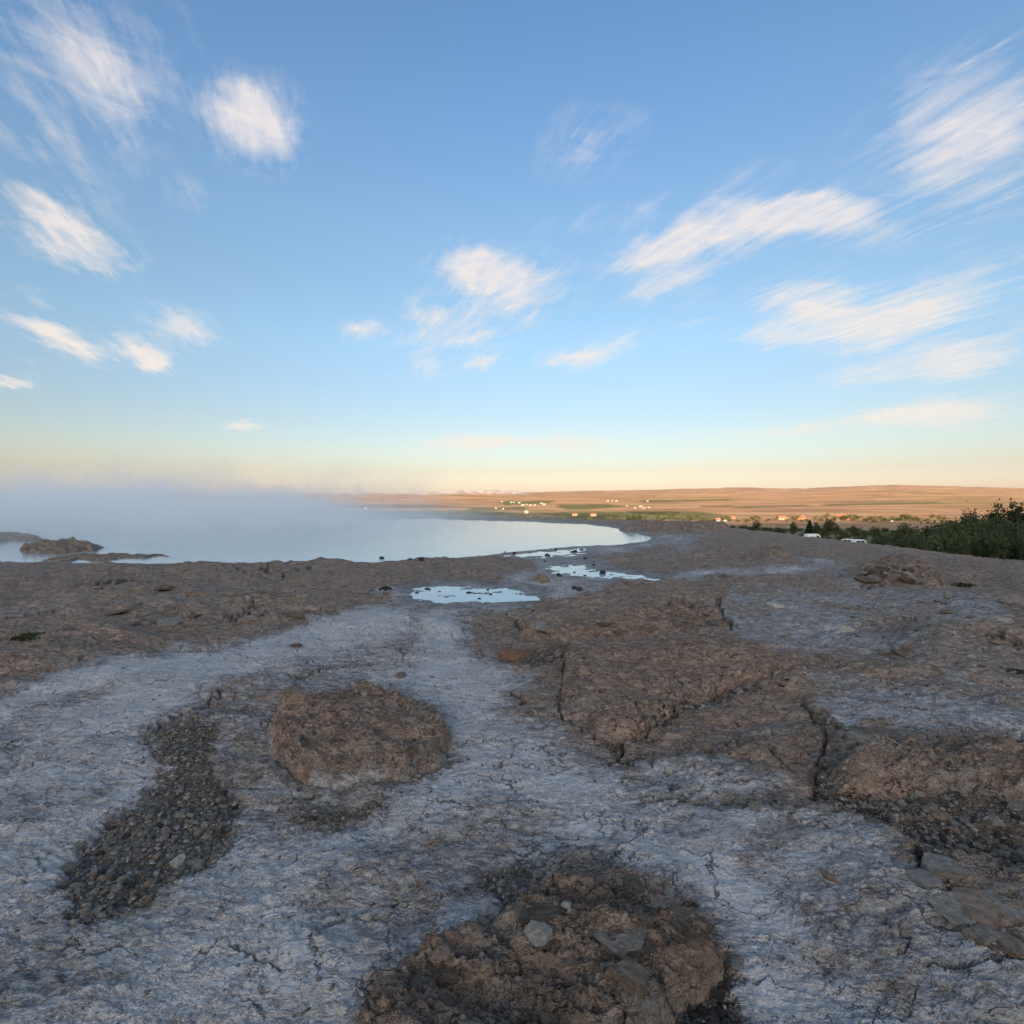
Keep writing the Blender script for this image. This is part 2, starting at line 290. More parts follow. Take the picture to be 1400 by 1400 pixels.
def surf(X, Y, fine=True):
    """height and ground-cover masks of the terrace"""
    h, ed = macro(X, Y)
    near = ed < 30
    px, py = M(X, Y)
    # ragged outlines
    wx = fbm(px / 70, py / 34, 5, 3, .58); wy = fbm(px / 70, py / 34, 5, 63, .58)
    qx, qy = px + wx * 40, py + wy * 17
    front = sst(.3, .8, Y)
    white = sst(-26, 34, poly(qx, qy, WHITE)) * .64
    for P, v in BROWN_IN:
        m = sst(-22, 20, poly(qx, qy, P)); white = white * (1 - m) + v * m
    for P, v in WHITE_OUT: white = np.maximum(white, sst(-13, 15, poly(qx, qy, P, 80, 1.6)) * v)
    for P, w, s in STREAKS: white = white + np.exp(-(line(qx, qy, P, 160, 1.7) / (w * 1.5)) ** 2) * s * 1.15 * (.35 + .65 * sst(.05, .5, white))
    patch = fbm(X * 1.1, Y * .9, 6, 17, .6)
    white = np.clip(white + patch * .55 * sst(.0, .4, white) + .3 * fbm(X * 4.5, Y * 5.5, 5, 19, .65) * sst(.05, .4, white), 0, 1.25)
    white = white * front + (1 - front) * (.4 + patch)
    white = np.maximum(white, .20 * sst(.0, .45, fbm(X * .33 + 7, Y * .45, 5, 119, .55)) * front * sst(40, 12, Y))
    gv = np.zeros(X.shape)
    jx, jy = 12 * fbm(px / 18, py / 10, 3, 25), 8 * fbm(px / 18, py / 10, 3, 26)
    for P in GRAVEL: gv = np.maximum(gv, sst(-9, 12, poly(qx + jx, qy + jy, P, 40)))
    rock = 1 - np.clip(white, 0, 1)
    # relief
    s1 = fbm(X * .55, Y * .55, 4, 5)
    k = fbm(X * 1.3 + s1, Y * 2.6, 5, 21, .55)
    lay = terr(k * .16 + s1 * .1, .035, 3.5)
    h = h + s1 * .07 + (lay * .55 + k * .03) * (.25 + .75 * rock)
    for P, w, a in KNOLLS:
        h = h + a * np.exp(-(line(px + wx * 20, py + wy * 8, P, 140, 1.8) / (w * 1.5)) ** 2) * (.8 + .5 * patch)
    cr = np.zeros(X.shape)
    for P, w, dp in CRACKS:
        dl = line(px + wx * 14 + 10 * fbm(px / 15, py / 9, 3, 77), py + wy * 7 + 6 * fbm(px / 15, py / 9, 3, 79), P, 40, 1.5)
        m = np.exp(-(dl / (w * (.35 + 1.3 * np.abs(fbm(px / 16, py / 10, 3, 81))))) ** 2)
        h = h - dp * m; cr = np.maximum(cr, m)
    if fine:
        r1 = ridg(X * 2.2, Y * 3.6, 5, 51, .55)
        h = h + (r1 * .007) * (.3 + rock) + fbm(X * 4, Y * 8.5, 6, 57, .62) * (.012 + .009 * rock)
        # narrow random cracks through the sinter crust
        c2 = np.abs(pn(X * 1.7 + .6 * wx, Y * 2.4 + .6 * wy, 91)) ; c3 = sst(.1, .5, pn(X * .8, Y * .8, 93))
        m = sst(.022, .004, c2) * c3 * sst(30, 8, Y); h = h - .03 * m; cr = np.maximum(cr, m * .8)
        h = h - gv * .014 + (fbm(X * 24, Y * 34, 3, 59, .6) * .007 + np.maximum(fbm(X * 13, Y * 17, 3, 60, .6) - .12, 0) * .03) * sst(9, 4, Y)
    wet = np.zeros(X.shape)
    for P, lev in PUDDLES:
        sd = poly(px + wx * 5, py + wy * 3, P, 50, 1.8)
        m = sst(-18, -1, sd); h = h * (1 - m) + m * (lev + .017 - .028 * sst(-6, 7, sd) + .05 * fbm(X * 2.0, Y * 3.4, 6, 87, .62)); wet = np.maximum(wet, sst(-22, 0, sd))
    sd = poly(px + wx * 7, py + wy * 2.5, POOL, 60, 2.0)
    m = sst(-9, -1, sd); h = h * (1 - m) + m * (POOL_Z + .03 - .10 * sst(-1, 4, sd) - .5 * sst(3, 20, sd) + .04 * fbm(X * 1.2, Y * 1.2, 4, 88) * sst(14, 2, sd))
    wet = np.maximum(wet, sst(-8, 0, sd))
    fade = sst(30, 3, ed)
    warm = np.clip(.5 + .9 * fbm(X * .5, Y * .8, 4, 99), 0, 1)
    return h, np.clip(white, 0, 1) * fade, np.maximum(gv, cr), warm, wet * fade, ed

# ------------------------------------------------------------------ mesh building
def grid_mesh(name, X, Y, Z, attrs, mats, midx=None, keep=None):
    r, c = X.shape
    idx = np.arange(r * c).reshape(r, c)
    F = np.stack([idx[:-1, :-1], idx[:-1, 1:], idx[1:, 1:], idx[1:, :-1]], -1).reshape(-1, 4)
    if keep is not None: F = F[keep.reshape(-1)]; 
    if midx is not None and keep is not None: midx = midx.reshape(-1)[keep.reshape(-1)]
    V = np.stack([X, Y, Z], -1).reshape(-1, 3)
    used = np.unique(F); mp = np.full(len(V), -1); mp[used] = np.arange(len(used)); V = V[used]; F = mp[F]
    me = bpy.data.meshes.new(name)
    me.vertices.add(len(V)); me.vertices.foreach_set('co', V.astype(np.float32).ravel())
    me.loops.add(F.size); me.loops.foreach_set('vertex_index', F.astype(np.int32).ravel())
    me.polygons.add(len(F)); me.polygons.foreach_set('loop_start', np.arange(0, F.size, 4, dtype=np.int32))
    me.polygons.foreach_set('use_smooth', np.ones(len(F), bool))
    for m in mats: me.materials.append(m)
    if midx is not None: me.polygons.foreach_set('material_index', midx.reshape(-1).astype(np.int32))
    for an, arrs in attrs.items():
        a = me.attributes.new(an, 'FLOAT_COLOR', 'POINT')
        a.data.foreach_set('color', np.stack([q.reshape(-1)[used] for q in arrs], -1).astype(np.float32).ravel())
    me.update(); me.validate()
    return me
def link(name, me, parent=None):
    o = bpy.data.objects.new(name, me); COL.objects.link(o)
    if parent: o.parent = parent
    return o
def tag(o, label=None, cat=None, group=None, kind=None):
    for k_, v in (('label', label), ('category', cat), ('group', group), ('kind', kind)):
        if v: o[k_] = v
    return o
def new_mat(name):
    m = bpy.data.materials.new(name); m.use_nodes = True; m.node_tree.nodes.clear()
    t = NT(m.node_tree); out = t.node('ShaderNodeOutputMaterial'); p = t.node('ShaderNodeBsdfPrincipled')
    t.l.new(p.outputs[0], out.inputs[0]); return m, t, p

# ------------------------------------------------------------------ ground materials
def terrace_material():
    m, t, p = new_mat('sinter')
    pos = t.node('ShaderNodeNewGeometry').outputs['Position']
    at = t.node('ShaderNodeAttribute', attribute_name='zone'); sp = t.node('ShaderNodeSeparateColor'); t.l.new(at.outputs['Color'], sp.inputs[0])
    white, grav, warm, wet = sp.outputs[0], sp.outputs[1], sp.outputs[2], at.outputs['Alpha']
    flat = t.mapping(pos, scale=(1, 2.2, 3))
    warp = t.vmath('SCALE', t.noise(pos, 1.3, 4, .6, 0, 1), None); warp.node.inputs['Scale'].default_value = .9
    lam = t.noise(t.mapping(t.vmath('ADD', pos, warp), scale=(1.2, 9, 6)), 2.2, 8, .68)            # thin laminae of the sinter
    n1 = t.noise(flat, 1.6, 9, .62, .4); n2 = t.noise(flat, 11, 10, .70, .3); n3 = t.noise(flat, 60, 6, .72); n4 = t.noise(pos, 3.5, 8, .65, .8); n5 = t.noise(pos, 24, 5, .62, .5)
    fl = t.math('MULTIPLY_ADD', t.math('SUBTRACT', n2, .5), 1.15, white)
    fl = t.math('MULTIPLY_ADD', t.math('SUBTRACT', n3, .5), .8, fl)
    fl = t.math('MULTIPLY_ADD', t.math('SUBTRACT', lam, .5), .9, fl)
    fl = t.math('MULTIPLY_ADD', t.math('SUBTRACT', n1, .5), .5, fl)
    f = t.remap(fl, .12, .98)
    mixn = t.math('MULTIPLY_ADD', lam, .5, t.math('MULTIPLY', n2, .5))
    brown = t.ramp(mixn, [(.36, (.115, .080, .062)), (.45, (.26, .188, .146)), (.54, (.37, .28, .225)), (.66, (.58, .475, .405))])
    red = t.mix(t.math('MULTIPLY', t.remap(n4, .45, .7), warm), brown, (.37, .215, .155))
    brown = t.mix(.6, brown, red)
    brown = t.mix(t.remap(n1, .50, .66, 0, .55), brown, (.40, .36, .325))
    grey = t.ramp(mixn, [(.36, (.125, .108, .103)), (.45, (.275, .245, .235)), (.54, (.38, .345, .335)), (.66, (.55, .515, .50))])
    brown = t.mix(t.remap(white, .10, .40), brown, grey)
    brown = t.mix(t.remap(n3, .57, .72, 0, .7), brown, (.46, .40, .345))
    brown = t.mix(t.remap(n3, .45, .32, 0, .8), brown, (.040, .032, .027))
    dep = t.ramp(n2, [(.28, (.25, .23, .228)), (.43, (.43, .405, .405)), (.56, (.56, .535, .54)), (.70, (.74, .72, .73))])
    dep = t.mix(t.remap(n4, .50, .70, 0, .5), dep, (.34, .29, .255))
    dep = t.mix(t.remap(white, .42, .95, 0, .62), dep, (.66, .64, .648))
    dep = t.mix(t.remap(n3, .46, .33, 0, .7), dep, (.22, .205, .20))
    dep = t.mix(t.remap(n5, .38, .28, 0, .7), dep, (.10, .092, .088))
    dep = t.mix(t.remap(n3, .58, .72, 0, .3), dep, (.82, .81, .82))
    # crevices: thin wandering lines of three sizes; pale mineral threads
    wp = t.vmath('ADD', t.mapping(pos, scale=(1, 2.0, 2.0)), t.vmath('SCALE', warp, None)); wp.node.inputs[1].links[0].from_node.inputs['Scale'].default_value = .5
    def thread(scale, w, mask, a, b, det=3):
        e = t.math('ABSOLUTE', t.math('SUBTRACT', t.noise(wp, scale, det, .55, .4), .5))
        return t.math('MULTIPLY', t.remap(e, 0.0, w, 1.0, 0.0), t.remap(mask, a, b))
    e1 = thread(3.2, .011, n4, .47, .58, 5); e2 = thread(10, .020, n1, .42, .58, 4); e3 = thread(30, .040, n4, .60, .42)
    crev = t.math('MAXIMUM', e1, t.math('MAXIMUM', t.math('MULTIPLY', e2, .85), t.math('MULTIPLY', e3, .65)))
    silk = t.math('MAXIMUM', thread(18, .035, n4, .46, .60), thread(42, .06, n1, .44, .56))
    brown = t.mix(t.math('MULTIPLY', silk, .35), brown, (.42, .365, .32))
    dep = t.mix(t.math('MULTIPLY', silk, .45), dep, (.82, .81, .82))
    c = t.mix(f, brown, dep)
    n7 = t.noise(flat, 150, 4, .7); gr = t.node('ShaderNodeCombineColor'); gv7 = t.remap(n7, .32, .68, .74, 1.24, False); [t.l.new(gv7, gr.inputs[i]) for i in range(3)]
    c = t.mix(1.0, c, gr.outputs[0], 'MULTIPLY')
    c = t.mix(t.math('MULTIPLY', crev, t.math('MULTIPLY_ADD', f, -.45, .92)), c, (.020, .016, .014))
    vo = t.node('ShaderNodeTexVoronoi', feature='F1'); t.put(vo.inputs['Vector'], t.mapping(pos, scale=(1, 1.2, 1))); vo.inputs['Scale'].default_value = 48
    gcol = t.mix(t.math('MULTIPLY', vo.outputs['Distance'], .9), (.17, .148, .13), (.022, .019, .017))
    c = t.mix(t.math('MULTIPLY', grav, t.remap(n2, .3, .6, .55, .95)), c, gcol)
    # hairline cracks of the crust
    wv = t.vmath('ADD', t.mapping(pos, scale=(1, 1.6, 1)), t.vmath('SCALE', t.noise(pos, 4, 5, .6, 0, 1), None)); wv.node.inputs[1].links[0].from_node.inputs['Scale'].default_value = .35
    ve = t.node('ShaderNodeTexVoronoi', feature='DISTANCE_TO_EDGE'); t.put(ve.inputs['Vector'], wv); ve.inputs['Scale'].default_value = 2.6
    crk = t.math('MULTIPLY', t.remap(ve.outputs[0], .022, .0), t.remap(n4, .485, .60))
    c = t.mix(t.math('MULTIPLY', crk, .75), c, (.022, .019, .018))
    c = t.mix(t.math('MULTIPLY', wet, t.remap(n1, .35, .6, .35, .85)), c, t.mix(n2, (.04, .041, .044), (.22, .225, .235)))
    t.l.new(c, p.inputs['Base Color'])
    t.put(p.inputs['Roughness'], t.math('MULTIPLY_ADD', wet, -.5, .92)); p.inputs['Specular IOR Level'].default_value = .12
    hgt = t.math('MULTIPLY_ADD', n2, .017, t.math('MULTIPLY', n3, .009))
    hgt = t.math('MULTIPLY_ADD', n7, .0045, hgt); hgt = t.math('MULTIPLY_ADD', lam, .016, hgt); hgt = t.math('MULTIPLY_ADD', n5, .012, hgt)
    hgt = t.math('MULTIPLY_ADD', n1, .06, hgt)
    hgt = t.math('MULTIPLY_ADD', crk, -.02, hgt); hgt = t.math('MULTIPLY_ADD', crev, -.014, hgt); hgt = t.math('MULTIPLY_ADD', silk, .004, hgt)
    hgt = t.math('MULTIPLY_ADD', t.math('MULTIPLY', vo.outputs['Distance'], grav), -.012, hgt)
    b = t.node('ShaderNodeBump'); b.inputs['Strength'].default_value = .9; b.inputs['Distance'].default_value = 1.0
    t.l.new(hgt, b.inputs['Height']); t.l.new(b.outputs[0], p.inputs['Normal'])
    return m
def plain_material():
    m, t, p = new_mat('moor')
    pos = t.node('ShaderNodeNewGeometry').outputs['Position']
    at = t.node('ShaderNodeAttribute', attribute_name='zone'); sp = t.node('ShaderNodeSeparateColor'); t.l.new(at.outputs['Color'], sp.inputs[0])
    green, dark, fell, snow = sp.outputs[0], sp.outputs[1], sp.outputs[2], at.outputs['Alpha']
    n1 = t.noise(t.mapping(pos, scale=(.35, 1, 1)), .006, 9, .62); n2 = t.noise(pos, .05, 8, .65); n3 = t.noise(t.mapping(pos, scale=(.5, 1, 1)), .0016, 7, .6)
    c = t.ramp(n1, [(.34, (.25, .145, .085)), (.5, (.44, .245, .132)), (.66, (.55, .345, .19))])
    c = t.mix(t.remap(n3, .50, .62, 0, .75), c, (.24, .19, .07))
    c = t.mix(t.math('MULTIPLY', fell, .9), c, t.ramp(n1, [(.35, (.30, .185, .115)), (.65, (.44, .28, .18))]))
    n6 = t.noise(t.mapping(pos, scale=(.3, 1, 1)), .018, 9, .72); c = t.mix(t.remap(n6, .53, .66, 0, .75), c, (.115, .10, .045)); c = t.mix(t.remap(n6, .42, .34, 0, .6), c, (.60, .45, .29))
    g = t.ramp(n2, [(.3, (.035, .055, .016)), (.7, (.11, .15, .045))])
    c = t.mix(green, c, g)
    tr = t.math('ABSOLUTE', t.math('SUBTRACT', t.noise(t.mapping(pos, scale=(1, .35, 1)), .0035, 2, .4), .5)); c = t.mix(t.remap(tr, .006, .0, 0, .55), c, (.55, .45, .33))
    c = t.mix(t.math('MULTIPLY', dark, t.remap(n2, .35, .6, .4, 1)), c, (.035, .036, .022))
    c = t.mix(t.math('MULTIPLY', snow, t.remap(t.noise(pos, .012, 6, .65), .50, .56)), c, (.85, .85, .88))
    t.l.new(c, p.inputs['Base Color']); p.inputs['Roughness'].default_value = .95; p.inputs['Specular IOR Level'].default_value = .1
    b = t.node('ShaderNodeBump'); b.inputs['Strength'].default_value = .6; b.inputs['Distance'].default_value = 1.0
    t.l.new(t.math('MULTIPLY_ADD', n2, 3.0, t.math('MULTIPLY', n1, 12.0)), b.inputs['Height']); t.l.new(b.outputs[0], p.inputs['Normal'])
    return m
MAT_SINTER, MAT_MOOR = terrace_material(), plain_material()

# ------------------------------------------------------------------ the ground, one sheet out to the fells
fine = np.radians(np.linspace(-52, 52, 1050))
coarse = np.radians(np.linspace(52, 308, 130))[1:-1]
ang = np.concatenate([fine, coarse, [fine[0] + 2 * np.pi]])
yy = np.linspace(940, 10, 760)                              # rows even in view at eye height
r_near = EYE * 700 / yy
r_far = np.geomspace(r_near[-1] * 1.03, 9700, 190)
rad = np.concatenate([[.02, .15, .4, .7, .95], r_near[r_near > 1.0], r_far])
A, R = np.meshgrid(ang, rad)
# in front, rows run at equal depth instead of equal radius
rowk = np.where(np.cos(A) > .55, 1 / np.maximum(np.cos(A), .55), 1 / .55)
X = np.sin(A) * R * rowk; Y = np.cos(A) * R * rowk
back = np.cos(A) < .55
h, wh, gv, wm, wt, ed = surf(X, Y)
X[:, -1] = X[:, 0]; Y[:, -1] = Y[:, 0]; h[:, -1] = h[:, 0]
far_m = ed > 9
px, py = M(X, Y, h)
def blob(P, s=2.5, ys=2.0): return sst(-s, s, poly(px + 10 * fbm(X / 90, Y / 90, 3, 5), py + 1.2 * fbm(X / 60, Y / 60, 3, 6), P, 60, ys))
green = sst(420, 330, Y) * sst(9, 25, ed) * np.clip(.75 + fbm(X / 30, Y / 30, 4, 71), .2, 1)
for P in ([(760,690),(830,689),(855,693),(800,697),(770,696)], [(680,686),(760,684),(750,688),(690,691)], [(780,699),(950,699),(1000,705),(960,711),(800,711),(700,706)], [(1000,693),(1100,690),(1110,692),(1010,695)],
          [(1120,689),(1280,686),(1290,688),(1130,692)], [(640,694),(720,693),(720,697),(640,698)], [(870,684),(1000,682),(1000,684),(880,687)],[(-300,700),(660,698),(760,709),(-300,712)]):
    green = np.maximum(green, blob(P) * .75)
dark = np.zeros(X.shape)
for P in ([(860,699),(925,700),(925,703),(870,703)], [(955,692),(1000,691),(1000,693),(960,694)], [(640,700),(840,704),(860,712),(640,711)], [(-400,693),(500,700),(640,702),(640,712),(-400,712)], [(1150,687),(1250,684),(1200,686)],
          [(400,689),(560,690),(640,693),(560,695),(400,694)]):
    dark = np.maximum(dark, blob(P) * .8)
for P in ([(755,697),(770,683)], [(760,697),(774,683)], [(748,697),(766,684)]):
    pass
fell = sst(3500, 5500, Y + 700 * fbm(X / 900, Y / 900, 3, 45))
snow = sst(4200, 5200, Y) * sst(735, 690, px) * sst(300, 380, px) * sst(678.0, 673.5, py)
ter = ~far_m
mi = np.where(far_m[:-1, :-1] & far_m[1:, 1:], 1, 0)
zone = [np.where(ter, wh, green), np.where(ter, gv, dark), np.where(ter, wm, fell), np.where(ter, wt, snow)]
gm = grid_mesh('ground', X, Y, h, {'zone': zone}, [MAT_SINTER, MAT_MOOR], mi)
tag(link('ground', gm), kind='structure')
del A, R, X, Y, h, wh, gv, wm, wt, ed, px, py
def height(x, y):
    return float(surf(np.array([float(x)]), np.array([float(y)]))[0][0])

# ------------------------------------------------------------------ water
def water_material():
    m, t, p = new_mat('milky_water')
    pos = t.node('ShaderNodeNewGeometry').outputs['Position']
    p.inputs['Base Color'].default_value = (.42, .50, .54, 1); p.inputs['Roughness'].default_value = .04; p.inputs['IOR'].default_value = 1.33
    b = t.node('ShaderNodeBump'); b.inputs['Strength'].default_value = .25; b.inputs['Distance'].default_value = .02
    t.l.new(t.noise(t.mapping(pos, scale=(1, 2, 1)), 5, 3), b.inputs['Height']); t.l.new(b.outputs[0], p.inputs['Normal'])
    return m
MAT_WATER = water_material()
def sheet(name, P, z, grow, label):
    bm = bmesh.new(); cx = sum(q[0] for q in P) / len(P); cy = sum(q[1] for q in P) / len(P); vs = []
    for i in range(len(P)):
        (x0, y0), (x1, y1), (x2, y2) = P[i - 1], P[i], P[(i + 1) % len(P)]
        nx, ny = (y2 - y0) * 3, -(x2 - x0) / 3; L = math.hypot(nx, ny) or 1
        sgn = 1 if sum((P[j][0] * P[(j + 1) % len(P)][1] - P[(j + 1) % len(P)][0] * P[j][1]) for j in range(len(P))) > 0 else -1
        vs.append(bm.verts.new(G(x1 + sgn * nx / L * grow * 1.6, y1 + sgn * ny / L * grow * .5, z)))
    f = bm.faces.new(vs); bmesh.ops.triangulate(bm, faces=[f]); bmesh.ops.recalc_face_normals(bm, faces=bm.faces[:])
    if sum(f.normal.z for f in bm.faces) < 0: bmesh.ops.reverse_faces(bm, faces=bm.faces[:])
    me = bpy.data.meshes.new(name); bm.to_mesh(me); bm.free(); me.materials.append(MAT_WATER)
    return tag(link(name, me), kind='structure')
sheet('pool_water', POOL, POOL_Z, 3, None)
for P, lev in PUDDLES: sheet('puddle', P, lev, 5, None)

# ------------------------------------------------------------------ raised rock masses of the terrace, each a thing of its own
def rock_mass(name, P, hmax, edge, res, label, cat='rock', strata=.03, rough=.05, white=0.0, gravel=0.0, lean=(0, 0), seed=0, power=.7, sharp=4.0, warmth=.6, base=None, soil=0.0, rim=0.0, lamin=.012, cracks=.55):
    W3 = [G(*q) for q in P]
    x0 = min(v.x for v in W3) - .25; x1 = max(v.x for v in W3) + .25; y0 = min(v.y for v in W3) - .25; y1 = max(v.y for v in W3) + .25
    nx = min(520, int((x1 - x0) / res)); ny = min(520, int((y1 - y0) / res))
    X, Y = np.meshgrid(np.linspace(x0, x1, nx), np.linspace(y0, y1, ny))
    h, wh, gv, wm, wt, ed = surf(X, Y)
    px, py = M(X, Y)
    px = px + 12 * fbm(px / 40, py / 22, 5, seed + 3, .6) ; py = py + 7 * fbm(px / 40, py / 22, 5, seed + 9, .6)
    sd = poly(px, py, P, 200, 1.5)
    cx, cy = (x0 + x1) / 2, (y0 + y1) / 2
    top = hmax * (1 + lean[0] * (X - cx) / (x1 - x0) + lean[1] * (Y - cy) / (y1 - y0))
    prof = sst(0, edge, sd) ** power * top
    sc = .5 / max(hmax, .05)
    th = .35; XR, YR = X * math.cos(th) - Y * math.sin(th), X * math.sin(th) + Y * math.cos(th)
    k = fbm(XR * 1.7 + seed, YR * 5.2, 6, seed + 21, .6)
    big = fbm(X * sc, Y * sc, 3, seed + 27)
    prof = prof * (1 + .35 * big) + sst(0, edge * .6, sd) * (terr(k * rough * 2.2, strata, sharp) + rough * .3 * fbm(X * 14, Y * 24, 4, seed + 31, .6))
    la = fbm(XR * 3 + k, YR * 26 + 2.5 * k, 4, seed + 33, .6); prof = prof + lamin * la * sst(0, edge * .4, sd)
    cr = sst(.03, .006, np.abs(pn(X * 3.1 + .4 * k, Y * 4.6 + .5 * k, seed + 41))) * sst(0, .3, pn(X * 1.4, Y * 1.4, seed + 43) + .15) * sst(2, 12, sd)
    c5 = sst(.035, .004, np.abs(fbm(X * 4.2 + .3 * k, Y * 6.0 + .4 * k, 3, seed + 45))) * sst(3, 10, sd) * sst(-.3, .1, pn(X * 2.5, Y * 2.5, seed + 47)); cr = np.maximum(cr, c5 * cracks)
    prof = prof - cr * .028
    if base is not None: h = np.full(h.shape, base)
    Z = h + prof - .05 * sst(5, -3, sd)
    gmask = sst(.05, .3, fbm(X * 2.5, Y * 3, 4, seed + 51)) * gravel
    w = np.clip(white + wh * .25 + .25 * fbm(X * 3, Y * 4, 4, seed + 61), 0, 1) * sst(-.4, .2, fbm(X * 1.5, Y * 1.5, 3, seed + 66))
    w = np.maximum(w, rim * sst(-4, 1, sd) * sst(13, 2, sd) * sst(-.05, .3, fbm(X * 4, Y * 4, 3, seed + 71)))
    gmask = np.maximum(gmask, soil * (.7 + .6 * fbm(X * 2, Y * 2, 3, seed + 73)) * (1 - w))
    keep = (sd[:-1, :-1] > -5) & (sd[1:, 1:] > -5)
    ox, oy = cx, cy; oz = float(h.mean())
    me = grid_mesh(name, X - ox, Y - oy, Z - oz, {'zone': [w, np.maximum(cr, gmask), np.clip(wm * .5 + warmth, 0, 1), np.zeros(X.shape)]}, [MAT_SINTER], None, keep)
    o = link(name, me); o.location = (ox, oy, oz)
    return tag(o, label, cat)
rock_mass('boulder', [(362,1005),(385,972),(430,962),(500,958),(565,968),(606,988),(620,1012),(608,1045),(560,1066),(480,1070),(420,1064),(385,1045)], .165, 24, .007,
          'rough brown boulder rising from the pale crust left of centre', strata=.02, rough=.034, lean=(-.1, .15), seed=5, power=.5, warmth=.65, soil=.06, rim=.5, cracks=1.0, lamin=.005)
rock_mass('rock_outcrop', [(470,1430),(505,1360),(570,1310),(650,1278),(705,1250),(740,1226),(800,1210),(870,1225),(930,1262),(985,1296),(996,1322),(940,1366),(910,1420),(890,1500),(860,1700),(520,1700)], .115, 30, .005,
          'layered dark brown rock outcrop at the near edge, topped with loose slabs', strata=.02, rough=.06, lean=(.5, .4), seed=17, power=.8, gravel=.55, sharp=6, warmth=.3, soil=.3, lamin=.014)
rock_mass('rock_plate', [(772,905),(830,892),(940,888),(1060,898),(1100,908),(1090,925),(1040,940),(985,946),(945,958),(905,985),(860,1010),(810,998),(772,978),(764,945)], .07, 16, .01,
          'wide flat brown rock plate right of centre with a dark crack along its near side', strata=.012, rough=.018, seed=23, power=.6, warmth=.7)
rock_mass('rock_mound', [(1125,1068),(1160,1035),(1250,1022),(1340,1030),(1480,1050),(1500,1120),(1400,1110),(1290,1098),(1210,1098),(1150,1092)], .16, 40, .01,
          'rounded crumbly rock mound with rubble on its near side, at the right', strata=.02, rough=.04, lean=(.2, .3), seed=29, gravel=.4, warmth=.3)
rock_mass('rock_ledge', [(1150,786),(1185,775),(1225,768),(1262,770),(1285,786),(1305,800),(1270,806),(1210,800)], .17, 16, .03,
          'jagged rock ledge at the terrace edge in front of the dark trees', strata=.06, rough=.09, seed=37, sharp=5, gravel=.4, warmth=.3)
rock_mass('rock_hump', [(830,724),(880,719),(930,717),(985,720),(1010,725),(960,729),(890,728)], .40, 7, .09,
          'dark low rock hump on the far shore at the right end of the pool', strata=.12, rough=.12, seed=43, warmth=.3)
rock_mass('rock_hump', [(1010,762),(1045,755),(1080,756),(1088,764),(1060,769),(1020,768)], .16, 7, .05,
          'small dark rock hump beside the pale runoff tongue right of the pool', strata=.08, rough=.08, seed=47, warmth=.3)
rock_mass('rock_plate', [(700,866),(760,860),(830,848),(880,842),(975,842),(985,856),(930,866),(840,878),(770,880),(715,876)], .13, 12, .016,
          'broken brown rock shelf just beyond the wide flat plate', strata=.03, rough=.04, seed=53, gravel=.3, warmth=.6)
rock_mass('rock_islet', [(26,748),(60,743),(110,743),(150,748),(120,755),(60,757),(30,755)], .24, 8, .05,
          'dark humped islet standing in the steaming pool at far left', strata=.08, rough=.08, seed=59, base=POOL_Z, warmth=.15)
rock_mass('rock_islet', [(-120,737),(-20,733),(45,733),(68,737),(40,741),(-60,744)], .22, 7, .06,
          'farthest dark islet in the steam at the left border', strata=.08, rough=.08, seed=61, base=POOL_Z, warmth=.15)
rock_mass('rock_islet', [(52,765),(90,757),(150,755),(215,755),(252,757),(200,762),(150,766),(80,768)], .07, 7, .04,
          'long flat dark spit at the near left shore of the pool', strata=.05, rough=.05, seed=67, base=POOL_Z, warmth=.2)

# ------------------------------------------------------------------ loose stones
def stone_material(name, a, b):
    m, t, p = new_mat(name)
    tc = t.node('ShaderNodeTexCoord').outputs['Object']; oi = t.node('ShaderNodeObjectInfo')
    v = t.vmath('ADD', tc, t.vmath('SCALE', oi.outputs['Location'], None)); v.node.inputs[1].links[0].from_node.inputs['Scale'].default_value = 9
    nn = t.noise(v, 2.6, 8, .68); f2 = t.noise(v, 14, 5, .7)
    c = t.mix(t.remap(nn, .35, .66), a, b)
    c = t.mix(t.remap(f2, .55, .75, 0, .5), c, tuple(min(.7, q * 1.7) for q in b)); c = t.mix(t.remap(f2, .44, .3, 0, .6), c, tuple(q * .4 for q in a))
    r = t.math('MULTIPLY_ADD', oi.outputs['Random'], .7, .65)
    cc = t.node('ShaderNodeMix', data_type='RGBA', blend_type='MULTIPLY'); cc.inputs[0].default_value = 1; t.l.new(c, cc.inputs[6])
    cm = t.node('ShaderNodeCombineColor'); [t.l.new(r, cm.inputs[i]) for i in range(3)]; t.l.new(cm.outputs[0], cc.inputs[7])
    t.l.new(cc.outputs[2], p.inputs['Base Color']); p.inputs['Roughness'].default_value = .9; p.inputs['Specular IOR Level'].default_value = .25
    b_ = t.node('ShaderNodeBump'); b_.inputs['Strength'].default_value = .7; b_.inputs['Distance'].default_value = .12
    t.l.new(t.math('MULTIPLY_ADD', f2, .4, nn), b_.inputs['Height']); t.l.new(b_.outputs[0], p.inputs['Normal'])
    return m
ST = {'pale': stone_material('pale_stone', (.30, .27, .24), (.48, .445, .40)), 'brown': stone_material('brown_stone', (.16, .118, .092), (.30, .228, .178)),
      'red': stone_material('reddish_stone', (.26, .135, .085), (.37, .215, .145)), 'dark': stone_material('dark_stone', (.035, .03, .028), (.085, .072, .065)),
      'umber': stone_material('umber_stone', (.085, .065, .052), (.19, .147, .115)), 'grey': stone_material('grey_stone', (.16, .14, .125), (.31, .28, .25))}
